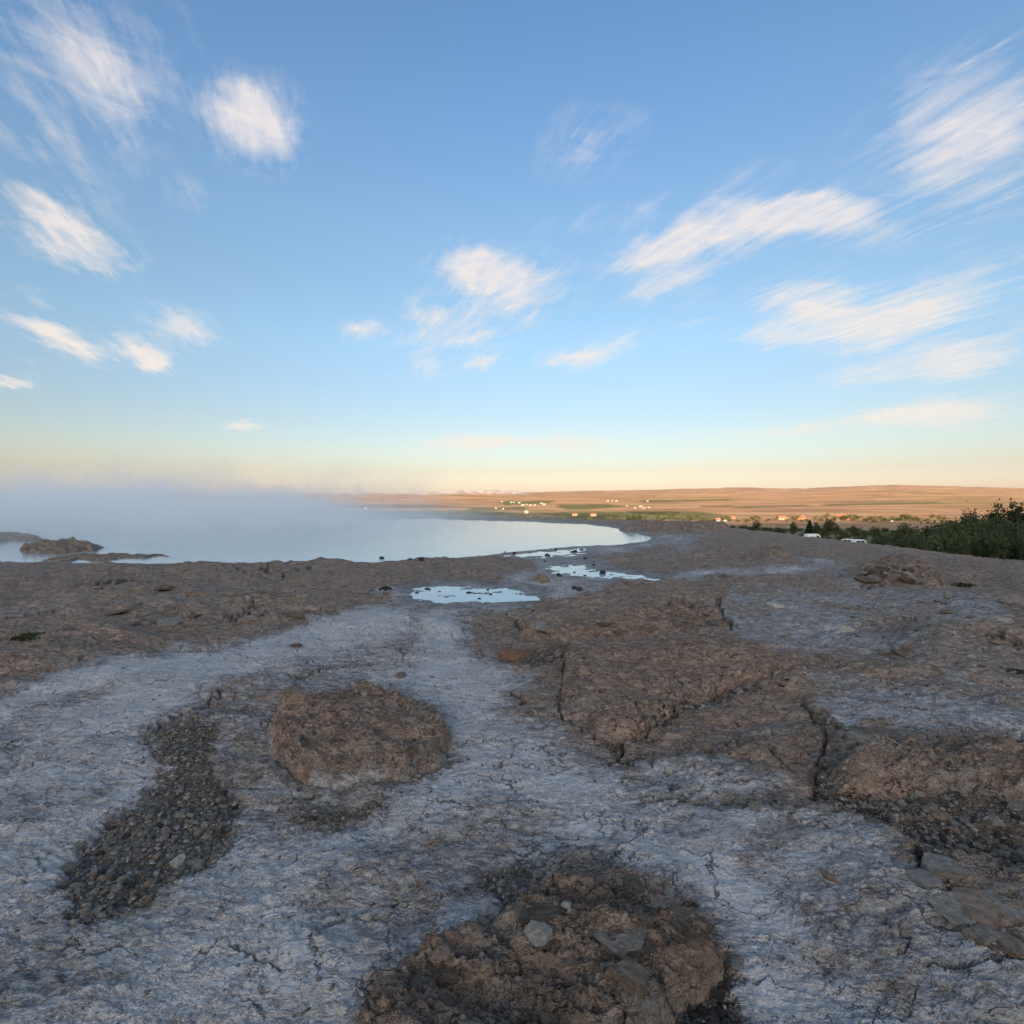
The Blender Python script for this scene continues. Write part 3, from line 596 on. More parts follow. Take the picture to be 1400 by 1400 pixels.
def stone_shape(seed, sub=3, planes=12, jag=.06, slab=False):
    r = random.Random(seed); bm = bmesh.new(); bmesh.ops.create_icosphere(bm, subdivisions=sub, radius=1)
    N = [Vector((r.gauss(0, 1), r.gauss(0, 1), r.gauss(0, .12 if slab else .8))).normalized() for _ in range(planes)]; D = [r.uniform(.5, .82) for _ in N]
    if slab:
        for sg in (1, 1, -1): N.append(Vector((r.gauss(0, .10), r.gauss(0, .10), sg)).normalized()); D.append(r.uniform(.26, .34))
    for v in bm.verts:
        if slab: v.co.x *= 1.25; v.co.y *= 1.25
        for nn, d in zip(N, D):
            e = v.co.dot(nn)
            if e > d: v.co -= nn * (e - d)
    P = np.array([v.co[:] for v in bm.verts]); nz = fbm(P[:, 0] * 3 + seed, P[:, 1] * 3 + P[:, 2] * 4, 4, seed)
    for v, q in zip(bm.verts, nz): v.co *= 1 + jag * q
    me = bpy.data.meshes.new('stone'); bm.to_mesh(me); bm.free()
    for pl_ in me.polygons: pl_.use_smooth = True
    me.set_sharp_from_angle(angle=math.radians(24))
    return me
SHAPES = {k_: [stone_shape(i * 7 + 1 + 50 * j) for i in range(6)] for j, k_ in enumerate(ST)}
SLABS = {k_: [stone_shape(i * 9 + 4 + 50 * j, 4, 8, .05, True) for i in range(6)] for j, k_ in enumerate(ST)}
for k_ in ST:
    for m_ in SHAPES[k_] + SLABS[k_]: m_.materials.append(ST[k_])
_sn = 0
def ground_at(px, py):
    """ground point seen along a bearing: steps out until the ground meets the sight line"""
    d = view_dir(px, py); L = np.geomspace(1.2, 9400, 2200); X = d.x * L; Y = d.y * L; Z = EYE + d.z * L
    h = np.empty_like(L); nearm = L < 60
    h[nearm] = surf(X[nearm], Y[nearm])[0]; h[~nearm] = macro(X[~nearm], Y[~nearm])[0]
    i = int(np.argmax(h >= Z)) if (h >= Z).any() else len(L) - 1
    return Vector((X[i], Y[i], h[i]))
bpy.context.view_layer.update()
def drop(x, y):
    """top of whatever solid lies at x, y"""
    dg = bpy.context.evaluated_depsgraph_get()
    ok, loc, *_ = S.ray_cast(dg, Vector((x, y, 3)), Vector((0, 0, -1)))
    return loc.z if ok else height(x, y)
def put_stone(px, py, wpx, kind, flat, label, group=None, rot=None, deep=.3, lift=0.0, tilt=.15):
    global _sn
    d = view_dir(px, py); dg = bpy.context.evaluated_depsgraph_get()
    ok, loc, *_ = S.ray_cast(dg, Vector((0, 0, EYE)), d)
    if not ok: loc = ground_at(px, py)
    dep = loc.y * CP - (loc.z - EYE) * SP
    a = wpx / 700 * dep / 2
    slab = flat < .35; o = bpy.data.objects.new('stone', (SLABS if slab else SHAPES)[kind][_sn % 6]); _sn += 1; COL.objects.link(o)
    r = random.Random(_sn * 13); b = a * r.uniform(.72, 1.0); c = a * flat * (2.2 if slab else 1)
    o.scale = (a * 1.18, b * 1.15, c * 1.2); o.rotation_euler = (r.uniform(-tilt, tilt), r.uniform(-tilt, tilt), r.uniform(0, 6.3) if rot is None else rot)
    if rot is None: o.scale.y = o.scale.x * r.uniform(.85, 1)
    o.location = (loc.x, loc.y + b * .5, loc.z + c * (1 - 2 * deep) * (.2 if slab else .5) + lift)
    return tag(o, label, 'stone', group)
STONES = [
 (703,904,40,'red',.42,'reddish brown stone lying alone on the pale flow in mid scene',None,.1,.12,.035,.05),
 (742,796,25,'brown',.55,'brown stone standing in the shallow runoff below the pool'),
 (765,788,10,'dark',.7,'small dark stone right beside the brown stone in the runoff'),
 (824,785,10,'dark',.8,'lone dark stone at the right end of the long puddle'),
 (785,806,11,'dark',.6,'left one of two dark stones on the grey mud below the runoff'),
 (793,807,10,'dark',.6,'right one of two dark stones on the grey mud below the runoff'),
 (527,806,18,'dark',.4,'flat dark stone at the left end of the nearest puddle'),
 (735,1283,42,'pale',.45,'pale rounded stone in the middle of the near outcrop'),
 (850,1292,84,'grey',.13,'largest flat grey slab on the near outcrop'),
 (862,1345,56,'umber',.34,'blocky brown rock at the broken right side of the near outcrop'),
 (776,1246,18,'pale',.7,'small pale cube-like stone above the rounded stone on the outcrop'),
 (915,1224,17,'pale',.7,'small pale stone near the far right rim of the outcrop'),
 (880,1378,44,'grey',.4,'grey stone low on the outcrop beside its dark rubble hollow'),
 (600,1310,30,'brown',.35,'brown stone on the left shoulder of the near outcrop'),
 (950,1275,64,'umber',.12,'thin grey slab projecting over the rubble at the outcrop corner'),
 (240,1184,25,'pale',.55,'palest stone on the left dark gravel bed'),
 (192,1142,15,'grey',.6,'small grey stone near the upper middle of the left gravel bed'),
 (134,1168,18,'grey',.4,'flat grey stone at the left rim of the left gravel bed'),
 (165,1206,17,'grey',.5,'grey stone in the lower part of the left gravel bed'),
 (90,1190,26,'grey',.25,'flat grey plate just outside the left rim of the gravel bed'),
 (1297,1196,58,'grey',.30,'larger of two grey slabs by the crack at the right'),
 (1275,1213,38,'pale',.28,'smaller pale slab lying below the larger one by the right crack'),
 (1320,1248,22,'grey',.5,'grey stone inside the small dark hollow at the right'),
 (1224,1141,22,'pale',.4,'pale stone on the lip between crust and rubble at the right'),
 (1322,1126,20,'grey',.5,'rounded grey stone sitting in the right rubble slope'),
 (1186,1014,38,'grey',.2,'flat grey slab at the top of the right rock mound'),
 (1035,1106,18,'grey',.5,'grey stone in the narrow gravel strip right of centre'),
 (1138,1204,22,'brown',.5,'small brown stone on the grey crust left of the right crack'),
 (405,884,17,'brown',.45,'small brown stone on the white flow at the left'),
 (548,925,18,'brown',.4,'small brown knob of stone behind the boulder'),
 (660,990,13,'pale',.35,'small pale chip on the white crust right of the boulder'),
 (1008,1325,20,'grey',.5,'grey stone just right of the outcrop rubble'),
 (1212,1308,16,'pale',.5,'right one of two pale chips on the grey crust at lower right'),
 (1190,1314,12,'pale',.6,'left one of two pale chips on the grey crust at lower right'),
 (186,1292,14,'pale',.4,'small white chip on the crust at lower left'),
 (300,1248,12,'pale',.5,'small pale chip on the crust right of the left gravel bed'),
 (1160,862,18,'pale',.3,'pale chip on the grey flat beyond the right mound'),
 (1060,828,20,'pale',.3,'whitish stone on the grey flat below the runoff tongue'),
]
for q in STONES: put_stone(*q)
r0_ = random.Random(21)
OUT_P = [(545,1385),(580,1330),(680,1270),(735,1190),(800,1165),(890,1200),(960,1250),(975,1290),(930,1330),(890,1400),(560,1400)]
def scatter(P, count, wlo, whi, kinds, flo, fhi, label, group, rot, jit, tilt, deep=.3):
    xs_ = [q[0] for q in P]; ys_ = [q[1] for q in P]; k = 0
    while k < count:
        x_, y_ = r0_.uniform(min(xs_), max(xs_)), r0_.uniform(min(ys_), max(ys_))
        if poly(np.array([x_]), np.array([y_]), P)[0] < 4: continue
        put_stone(x_, y_, math.exp(r0_.uniform(math.log(wlo), math.log(whi))), r0_.choice(kinds), r0_.uniform(flo, fhi), label, group, rot + r0_.uniform(-jit, jit), deep, 0, tilt); k += 1
scatter(OUT_P, 16, 22, 64, ['umber', 'brown', 'umber', 'umber', 'brown'], .05, .13, 'thin slab bedded flat in the layered near outcrop', 'slabs bedded in the near outcrop', -.35, .3, .13, .5)
scatter(OUT_P, 22, 6, 18, ['brown', 'umber', 'grey'], .4, .7, 'small broken block lying on the near outcrop', 'broken blocks on the near outcrop', 0, 3, .3)
scatter([(1135,1060),(1230,1075),(1330,1085),(1400,1095),(1400,1180),(1290,1165),(1230,1135),(1140,1100)], 34, 8, 26, ['brown', 'grey', 'grey'], .2, .6, 'grey brown block in the rubble below the right rock mound', 'rubble blocks below the right mound', 0, 3, .3)
scatter([(1290,1260),(1330,1215),(1400,1230),(1400,1330),(1330,1300)], 12, 26, 80, ['grey', 'brown'], .12, .25, 'broad grey plate of the layered crust at the lower right border', 'crust plates at the lower right', -.5, .4, .08, .55)
scatter([(1160,775),(1255,772),(1290,795),(1270,808),(1180,800)], 26, 8, 30, ['brown', 'grey', 'umber'], .2, .5, 'broken block on the jagged ledge before the dark trees', 'blocks of the jagged ledge', 0, 3, .3)
scatter([(870,975),(990,935),(1085,922),(1080,940),(990,960),(890,1000)], 30, 6, 16, ['brown', 'grey', 'dark'], .3, .6, 'small block lying in the dark crack of the flat rock plate', 'blocks in the crack of the flat plate', 0, 3, .3)
scatter([(720,850),(980,836),(985,862),(760,880)], 26, 8, 34, ['brown', 'brown', 'grey'], .12, .4, 'slab of the broken shelf beyond the flat plate', 'slabs of the broken shelf', 0, .5, .15)
scatter([(120,800),(420,800),(430,850),(130,870)], 34, 8, 40, ['brown', 'brown', 'grey'], .12, .4, 'brown slab on the bare rise between white flow and pool', 'slabs on the rise at left', 0, .5, .15)
scatter([(1150,820),(1400,810),(1400,930),(1150,900)], 40, 6, 26, ['brown', 'grey', 'grey', 'pale'], .15, .5, 'small stone strewn over the bare flat at the right', 'stones on the right flat', 0, 3, .2)
for (x_, y_, w_) in [(522,764,9),(560,765,9),(575,766,10),(607,762,7),(703,757,6),(749,760,9),(785,755,11),(759,751,8),(690,755,5),(795,752,6)]:
    put_stone(x_, y_, w_ * r0_.uniform(.6, 1.1), 'dark', r0_.uniform(.35, .7), 'small dark stone at the waterline along the near shore of the pool', 'dark stones along the pool shore')
for (x_, y_, w_) in [(570,811,6),(584,806,9),(601,809,7),(640,811,9),(667,807,5),(671,813,5),(712,812,4),(655,819,6)]:
    put_stone(x_, y_, w_ * r0_.uniform(.6, 1.1), 'dark', r0_.uniform(.35, .7), 'small dark stone poking out of the nearest puddle', 'dark stones in the nearest puddle')
for (x_, y_, w_) in [(785,783,5),(800,787,6),(812,773,6),(800,764,7),(745,768,6)]:
    put_stone(x_, y_, w_ * r0_.uniform(.6, 1.1), 'dark', r0_.uniform(.35, .7), 'small dark stone in the thin runoff between pool and puddle', 'dark stones in the runoff')

# ------------------------------------------------------------------ gravel: the biggest pebbles one by one, the rest as one mass
cand = 420000
gx = rng.uniform(-3.2, 4.2, cand); gy = rng.uniform(1.15, 9.0, cand)
gpx, gpy = M(gx, gy)
dgm = np.zeros(cand)
_wx = fbm(gpx / 70, gpy / 34, 5, 3, .58) * 40; _wy = fbm(gpx / 70, gpy / 34, 5, 63, .58) * 17
which = np.full(cand, -1)
for gi, P in enumerate(GRAVEL):
    q = sst(-16, 16, poly(gpx + _wx + 12 * fbm(gpx / 18, gpy / 10, 3, 25), gpy + _wy + 8 * fbm(gpx / 18, gpy / 10, 3, 26), P, 40)) ** 1.6; which = np.where(q > dgm, gi, which); dgm = np.maximum(dgm, q)
crk = np.zeros(cand)
for P, w, dp in CRACKS: crk = np.maximum(crk, np.exp(-(line(gpx, gpy, P, 40, 1.5) / (w * 1.6)) ** 2))
clump = sst(.0, .35, fbm(gx * 1.6, gy * 2, 4, 123))
rate = np.maximum(dgm * .62, crk * .2 * (gy < 6)) + .006 + .034 * clump
acc = (rng.random(cand) < rate) & (gpx > -60) & (gpx < 1460)
gx, gy, dgm, which = gx[acc], gy[acc], dgm[acc], which[acc]
gh = surf(gx, gy)[0]
npb = len(gx)
size = np.exp(rng.normal(math.log(.0050), .60, npb)) * np.where(dgm > .3, 1.15, .8)
size = np.clip(size * (1 + .05 * np.maximum(gy - 3, 0)), .0025, np.where(dgm > .3, .021, .010))
big = np.argsort(-(size / gy) * (dgm > .4))[:250]
isbig = np.zeros(npb, bool); isbig[big] = True
def low_shape(seed, sub):
    bm = bmesh.new(); bmesh.ops.create_icosphere(bm, subdivisions=sub, radius=1); r = np.random.default_rng(seed)
    V = np.array([v.co[:] for v in bm.verts]) * (1 + r.normal(0, .16, (len(bm.verts), 1))); F = np.array([[v.index for v in f.verts] for f in bm.faces]); bm.free()
    return V, F
def pebble_material():
    m, t, p = new_mat('gravel'); at = t.node('ShaderNodeAttribute', attribute_name='tone')
    c = t.ramp(at.outputs['Fac'], [(0, (.085, .074, .066)), (.45, (.21, .182, .16)), (.8, (.34, .305, .275)), (1, (.55, .52, .49))])
    pos = t.node('ShaderNodeNewGeometry').outputs['Position']
    c = t.mix(t.remap(t.noise(pos, 160, 4, .7), .4, .62, 0, .5), c, (.07, .06, .054))
    t.l.new(c, p.inputs['Base Color']); p.inputs['Roughness'].default_value = .92; p.inputs['Specular IOR Level'].default_value = .2
    return m
MAT_PEB = pebble_material()
def rotm(n_):
    a = rng.uniform(0, 2 * np.pi, n_); t1 = rng.normal(0, .35, n_); ca, sa, ct, st = np.cos(a), np.sin(a), np.cos(t1), np.sin(t1)
    R = np.zeros((n_, 3, 3)); R[:, 0, 0] = ca; R[:, 0, 1] = -sa * ct; R[:, 0, 2] = sa * st; R[:, 1, 0] = sa; R[:, 1, 1] = ca * ct; R[:, 1, 2] = -ca * st; R[:, 2, 1] = st; R[:, 2, 2] = ct
    return R
VV, FF, TT = [], [], []; base = 0
sm = np.where(~isbig)[0]
for grp in range(6):
    ii = sm[grp::6]; sub = 2 if False else 1
    V, F = low_shape(grp + 3, sub); R = rotm(len(ii))
    sc = np.stack([size[ii] * rng.uniform(.9, 1.5, len(ii)), size[ii] * rng.uniform(.7, 1.1, len(ii)), size[ii] * rng.uniform(.4, .75, len(ii))], 1)
    P = np.einsum('nij,nvj->nvi', R, V[None] * sc[:, None, :]) + np.stack([gx[ii], gy[ii], gh[ii] + size[ii] * .25], 1)[:, None, :]
    VV.append(P.reshape(-1, 3)); FF.append((F[None] + (np.arange(len(ii)) * len(V))[:, None, None] + base).reshape(-1, 3)); base += len(ii) * len(V)
    TT.append(np.repeat(np.clip(rng.beta(1.6, 3.4, len(ii)), 0, 1), len(V)))
VV = np.concatenate(VV); FF = np.concatenate(FF); TT = np.concatenate(TT)
me = bpy.data.meshes.new('gravel'); me.vertices.add(len(VV)); me.vertices.foreach_set('co', VV.astype(np.float32).ravel())
me.loops.add(FF.size); me.loops.foreach_set('vertex_index', FF.astype(np.int32).ravel()); me.polygons.add(len(FF)); me.polygons.foreach_set('loop_start', np.arange(0, FF.size, 3, dtype=np.int32))
a_ = me.attributes.new('tone', 'FLOAT', 'POINT'); a_.data.foreach_set('value', TT.astype(np.float32)); me.materials.append(MAT_PEB); me.update()
tag(link('gravel', me), kind='stuff')
BED = {0: ('dark angular pebble lying loose in the left dark gravel bed', 'larger pebbles of the left gravel bed'), 1: ('grey brown pebble lying loose on the right rubble slope', 'larger pebbles of the right rubble slope'),
       2: ('dark pebble lying in the hollow right of the near outcrop', 'larger pebbles of the hollow beside the outcrop'), 11: ('brown pebble lying in the rubble on the near outcrop', 'larger pebbles on the near outcrop'),
       12: ('brown pebble lying in the rubble on the near outcrop', 'larger pebbles on the near outcrop')}
_r = random.Random(5)
for i in big:
    k_ = _r.choice(['grey', 'dark', 'grey', 'brown']) if which[i] != 2 else 'dark'
    o = bpy.data.objects.new("pebble", _r.choice(SHAPES[k_])); COL.objects.link(o)
    s_ = float(size[i]); o.scale = (s_ * 1.45, s_ * 1.1, s_ * .75); o.rotation_euler = (_r.uniform(-.3, .3), _r.uniform(-.3, .3), _r.uniform(0, 6.3))
    o.location = (float(gx[i]), float(gy[i]), float(gh[i]) + s_ * .3)
    lb, gp = BED.get(int(which[i]), ('small pebble lying in a narrow gravel seam of the crust', 'larger pebbles of the narrow gravel seams'))
    tag(o, lb, 'pebble', gp)

# ------------------------------------------------------------------ trees
def simple_mat(name, a, b, scale=6, rough=.9, vary=.3):
    m, t, p = new_mat(name); tc = t.node('ShaderNodeTexCoord').outputs['Object']; oi = t.node('ShaderNodeObjectInfo')
    c = t.mix(t.remap(t.noise(tc, scale, 6, .65), .35, .65), a, b)
    r = t.math('MULTIPLY_ADD', oi.outputs['Random'], 2 * vary, 1 - vary); cm = t.node('ShaderNodeCombineColor'); [t.l.new(r, cm.inputs[i]) for i in range(3)]
    t.l.new(t.mix(1.0, c, cm.outputs[0], 'MULTIPLY'), p.inputs['Base Color']); p.inputs['Roughness'].default_value = rough; p.inputs['Specular IOR Level'].default_value = .2
    return m
MAT_BIRCH = simple_mat('birch_foliage', (.040, .052, .026), (.085, .105, .052), 1.2); MAT_SPRUCE = simple_mat('spruce_foliage', (.014, .024, .012), (.034, .050, .024), 1.5)
MAT_BUSH = simple_mat('willow_foliage', (.045, .052, .018), (.105, .10, .036), 1.0); MAT_BARK = simple_mat('bark', (.06, .05, .042), (.16, .14, .12), 9)
def trunk_mesh(h, r0, seed, limbs):
    r = random.Random(seed); bm = bmesh.new()
    def tube(pts, ra, rb, n_=6):
        rings = []
        for i, q in enumerate(pts):
            f = i / (len(pts) - 1); rr = ra + (rb - ra) * f
            rings.append([bm.verts.new((q[0] + rr * math.cos(6.283 * j / n_), q[1] + rr * math.sin(6.283 * j / n_), q[2])) for j in range(n_)])
        for a, b in zip(rings[:-1], rings[1:]):
            for j in range(n_): bm.faces.new((a[j], a[(j + 1) % n_], b[(j + 1) % n_], b[j]))
    pts = [(0.03 * h * math.sin(i * 1.3 + seed), .02 * h * math.cos(i * 1.7 + seed), h * .92 * i / 6 - .3) for i in range(7)]
    tube(pts, r0, r0 * .2)
    for _ in range(limbs):
        f = r.uniform(.2, .85); b = pts[min(5, int(f * 6))]; a = r.uniform(0, 6.28); L = h * .34 * (1.1 - f)
        tube([b, (b[0] + L * .5 * math.cos(a), b[1] + L * .5 * math.sin(a), b[2] + L * .4), (b[0] + L * math.cos(a), b[1] + L * math.sin(a), b[2] + L * .9)], r0 * .4, r0 * .08, 5)
    me = bpy.data.meshes.new('trunk'); bm.to_mesh(me); bm.free(); me.materials.append(MAT_BARK); return me
def crown_mesh(kind, h, seed, nleaf, mat):
    r = np.random.default_rng(seed)
    if kind == 'spruce':
        f = r.random(nleaf) ** .6; f = 1 - f * .95; whorl = np.abs(np.sin(f * 26)); rad = .24 * h * (1 - f) ** .85 * (.35 + .65 * np.sqrt(r.random(nleaf))) * (.65 + .5 * whorl)
        a = r.uniform(0, 6.283, nleaf); c = np.stack([rad * np.cos(a), rad * np.sin(a), h * (.04 + f * .96) - rad * .25], 1); ls = .035 * h
    else:
        ncl = 26 if kind == 'birch' else 16
        u = r.normal(0, 1, (ncl, 3)); u /= np.linalg.norm(u, axis=1)[:, None]; q = r.random(ncl) ** .45
        if kind == 'birch': cc = u * q[:, None] * [.24 * h, .24 * h, .40 * h] + [0, 0, .58 * h]; cc[:, :2] *= (1.15 - .45 * np.clip(cc[:, 2:] / h, 0, 1)); sg = .055 * h
        else: cc = u * q[:, None] * [.48 * h, .48 * h, .36 * h] + [0, 0, .42 * h]; cc[:, 2] = np.abs(cc[:, 2]); sg = .10 * h
        k_ = r.integers(0, ncl, nleaf); c = cc[k_] + r.normal(0, sg, (nleaf, 3)) * r.uniform(.6, 1.4, (nleaf, 1)); ls = .030 * h if kind == 'birch' else .045 * h
        c[:, 2] = np.maximum(c[:, 2], .03 * h)
    if kind != 'spruce': c[:, 2] *= h / np.percentile(c[:, 2], 99.7)
    d1 = r.normal(0, 1, (nleaf, 3)); d1 /= np.linalg.norm(d1, axis=1)[:, None]; d2 = np.cross(d1, r.normal(0, 1, (nleaf, 3))); d2 /= np.linalg.norm(d2, axis=1)[:, None]
    s_ = ls * r.uniform(.5, 1.25, (nleaf, 1))
    V = np.stack([c - d1 * s_, c + d2 * s_ * .55, c + d1 * s_, c - d2 * s_ * .55], 1).reshape(-1, 3)
    me = bpy.data.meshes.new('crown'); me.vertices.add(len(V)); me.vertices.foreach_set('co', V.astype(np.float32).ravel())
    me.loops.add(len(V)); me.loops.foreach_set('vertex_index', np.arange(len(V), dtype=np.int32)); me.polygons.add(nleaf); me.polygons.foreach_set('loop_start', np.arange(0, len(V), 4, dtype=np.int32))
    me.materials.append(mat); me.update(); return me
TREES = {'birch_tree': [(trunk_mesh(1, .018, i, 7), crown_mesh('birch', 1, i, 1900, MAT_BIRCH)) for i in range(4)],
         'spruce_tree': [(trunk_mesh(1, .02, 20 + i, 0), crown_mesh('spruce', 1, 20 + i, 2400, MAT_SPRUCE)) for i in range(2)],
         'willow_bush': [(trunk_mesh(.6, .02, 30 + i, 6), crown_mesh('bush', 1, 30 + i, 1100, MAT_BUSH)) for i in range(3)],
         'shade_bush': [(trunk_mesh(.6, .02, 40 + i, 6), crown_mesh('bush', 1, 40 + i, 1500, MAT_BIRCH)) for i in range(3)]}
def mh(x, y): return float(macro(np.array([float(x)]), np.array([float(y)]))[0][0])
_tn = 0
def tree(kind, px, top, D, label, group=None, width=1.0, cat='tree'):
    """a tree at bearing px and distance D whose tip reaches the given height of the view"""
    global _tn
    d = view_dir(px, top); f = D / d.y; x, y, zt = d.x * f, D, EYE + d.z * f; z0 = mh(x, y) - .1; h = max(1.2, zt - z0)
    r = random.Random(_tn * 3 + 1); tm, cm = TREES[kind][_tn % len(TREES[kind])]; _tn += 1
    e = bpy.data.objects.new({'shade_bush': 'bush'}.get(kind, kind), None); COL.objects.link(e); e.location = (x, y, z0); e.rotation_euler.z = r.uniform(0, 6.28); e.scale = (h * width, h * width, h); e.empty_display_size = .2
    tag(e, label, cat, group); link('trunk', tm, e); link('crown', cm, e); return e
r_ = random.Random(3)
prof = [(1186, 739), (1205, 731), (1225, 726), (1250, 720), (1290, 714), (1310, 711), (1345, 709), (1370, 708), (1400, 709), (1470, 708), (1560, 709)]
xs = 1188
def pxtop(x): return float(np.interp(x, [q[0] for q in prof], [q[1] for q in prof]))
for row, (D0, off, stp) in enumerate([(96, 0, 12), (80, 4, 12), (66, 9, 13), (54, 18, 16)]):
    x_ = 1188 + row * 10
    while x_ < 1540:
        tree('birch_tree' if r_.random() < .8 else 'shade_bush', x_, pxtop(x_) + off + r_.uniform(-9, 12), D0 + r_.uniform(-8, 8), 'dark leafy tree packed in the shaded thicket at the right border', 'trees of the dark thicket at right', r_.uniform(.65, 1.15))
        x_ += stp * r_.uniform(.7, 1.3)
tree('birch_tree', 1388, 687, 90, 'tallest loose-crowned tree rising above the dark thicket near the right border', width=.7)
tree('birch_tree', 1366, 689, 92, 'slender tree just left of the tallest one above the dark thicket', width=.6)
tree('birch_tree', 1326, 696, 90, 'thin tree peeping over the middle of the dark thicket', width=.6)
for (x_, t_, D_, k_, l_, w_) in [(1034,711,190,'birch_tree','small dark tree at the left end of the shaded field, beyond the pale runoff',1.0),(1066,719,180,'shade_bush','low dark bush between the leftmost tree and the dark spruce on the shaded field',1.0),
    (1085,713,185,'birch_tree','small dark tree left of the broad dark spruce',.8),(1107,711,165,'spruce_tree','broadest dark conifer on the shaded field, behind the white van',1.35),(1117,714,170,'birch_tree','dark tree touching the right side of the broad conifer',.9),
    (1133,709,175,'birch_tree','airy dark tree right of the broad conifer',1.1),(1143,716,180,'birch_tree','lower tree touching the right of the airy dark tree',1.0),(1167,718,190,'birch_tree','lone small tree with a round crown above the white cars',.9),
    (1174,719,195,'shade_bush','round bush on the right of the lone small tree',1.0),(1152,727,150,'shade_bush','dark bush behind the middle white car',1.1),(1195,719,210,'shade_bush','single round bush in the open shaded field',1.0),
    (1128,729,140,'shade_bush','dark bush between the white van and the middle car',1.0),(1050,722,170,'shade_bush','dark bush right of the leftmost small tree',1.2),(1015,719,175,'shade_bush','dark bush at the far left of the shaded field',1.2)]:
    tree(k_, x_, t_, D_, l_, None, w_, 'bush' if 'bush' in k_ else 'tree')
xx = 985
while xx < 1250:
    D_ = r_.uniform(150, 330); yb = 680 + 700 * (EYE - mh((xx - 700) / 700 * D_, D_)) / D_
    tree('shade_bush', xx, yb - r_.uniform(4, 9), D_, 'low dark shrub scattered over the shaded field below the terrace', 'low shrubs of the shaded field', r_.uniform(1.1, 2.0), 'bush'); xx += r_.uniform(2.5, 7)
for (x_, t_, D_) in [(352,697,110),(366,692,120),(383,695,115),(400,692,118),(412,698,110),(108,690,120),(125,693,115),(538,700,140),(525,702,140),(580,701,150),(60,697,110),(225,695,118)]:
    tree('shade_bush', x_, t_, D_, 'dark bush half hidden in the steam beyond the pool', 'bushes behind the steam', 1.1, 'bush')
xx = 640
while xx < 1290:
    D_ = r_.uniform(560, 700) if xx > 900 else r_.uniform(470, 640)
    base = 680 + 700 * 26.8 / D_
    hpx = r_.choice([3, 4, 5, 6, 8])
    if not (905 < xx < 945 and D_ < 500):
        tree('willow_bush', xx, base - hpx, D_, 'olive bush in the loose row along the near edge of the sunlit plain', 'bushes along the sunlit edge of the plain', r_.uniform(1.0, 1.8), 'bush')
    xx += r_.uniform(5, 13)
for (x_, w_) in [(866, 1.3), (874, 1.0), (859, 1.1), (882, 1.1)]:
    tree('birch_tree', x_, 703, 520, 'dark tree in the tight clump above the right end of the pool', 'dark tree clump beyond the pool', w_)

# ------------------------------------------------------------------ farm buildings out on the plain
WALLS = {'white': simple_mat('white_wall', (.25, .225, .19), (.31, .28, .24), 2, .8, .05), 'cream': simple_mat('cream_wall', (.30, .22, .15), (.36, .27, .19), 2, .8, .05), 'rust': simple_mat('rust_wall', (.36, .13, .075), (.45, .18, .11), 2, .8, .1)}
ROOFS = {'red': simple_mat('red_roof', (.30, .09, .055), (.40, .14, .085), 2, .7, .1), 'grey': simple_mat('grey_roof', (.30, .29, .28), (.42, .40, .38), 2, .6, .1), 'pale': simple_mat('pale_roof', (.24, .22, .19), (.30, .275, .24), 2, .6, .05)}
MAT_DARKPANE = simple_mat('window_glass', (.03, .035, .04), (.06, .065, .07), 2, .15, .1)
def box(bm, x0, x1, y0, y1, z0, z1):
    v = [bm.verts.new(q) for q in ((x0,y0,z0),(x1,y0,z0),(x1,y1,z0),(x0,y1,z0),(x0,y0,z1),(x1,y0,z1),(x1,y1,z1),(x0,y1,z1))]
    for f in ((3,2,1,0),(4,5,6,7),(0,1,5,4),(1,2,6,5),(2,3,7,6),(3,0,4,7)): bm.faces.new([v[i] for i in f])
def bm_mesh(name, bm, mat):
    me = bpy.data.meshes.new(name); bm.normal_update(); bm.to_mesh(me); bm.free(); me.materials.append(mat); return me
def house_meshes(wk, rk):
    """a long low gabled farm building, 1 unit wide"""
    L, Dp, H, Rr = .5, .24, .24, .20
    bm = bmesh.new(); v = [bm.verts.new(q) for q in ((-L,-Dp,-.3),(L,-Dp,-.3),(L,Dp,-.3),(-L,Dp,-.3),(-L,-Dp,H),(L,-Dp,H),(L,Dp,H),(-L,Dp,H),(-L,0,H+Rr*.92),(L,0,H+Rr*.92))]
    for f in ((0,1,5,4),(2,3,7,6),(1,2,6,9,5),(3,0,4,8,7),(4,5,9,8),(6,7,8,9)): bm.faces.new([v[i] for i in f])
    w = bm_mesh('wall', bm, WALLS[wk])
    bm = bmesh.new(); e = .03; v = []
    for x in (-L - e, L + e):
        v.append([bm.verts.new(q) for q in ((x,-Dp-.04,H-.02),(x,0,H+Rr+.015),(x,Dp+.04,H-.02),(x,Dp+.04,H+.012),(x,0,H+Rr+.05),(x,-Dp-.04,H+.012))])
    for i in range(6): bm.faces.new((v[0][i], v[0][(i+1)%6], v[1][(i+1)%6], v[1][i]))
    bm.faces.new(v[0]); bm.faces.new(v[1][::-1]); bmesh.ops.recalc_face_normals(bm, faces=bm.faces[:])
    rf = bm_mesh('roof', bm, ROOFS[rk])
    wins = []
    for i in range(3):
        bm = bmesh.new(); x = -.32 + .26 * i; box(bm, x - .05, x + .05, -Dp - .008, -Dp + .01, .07, .18); wins.append(bm_mesh('window', bm, MAT_DARKPANE))
    bm = bmesh.new(); box(bm, .36, .43, -Dp - .008, -Dp + .01, -.01, .18); dr = bm_mesh('door', bm, MAT_DARKPANE)
    return w, rf, wins, dr
HM = {}
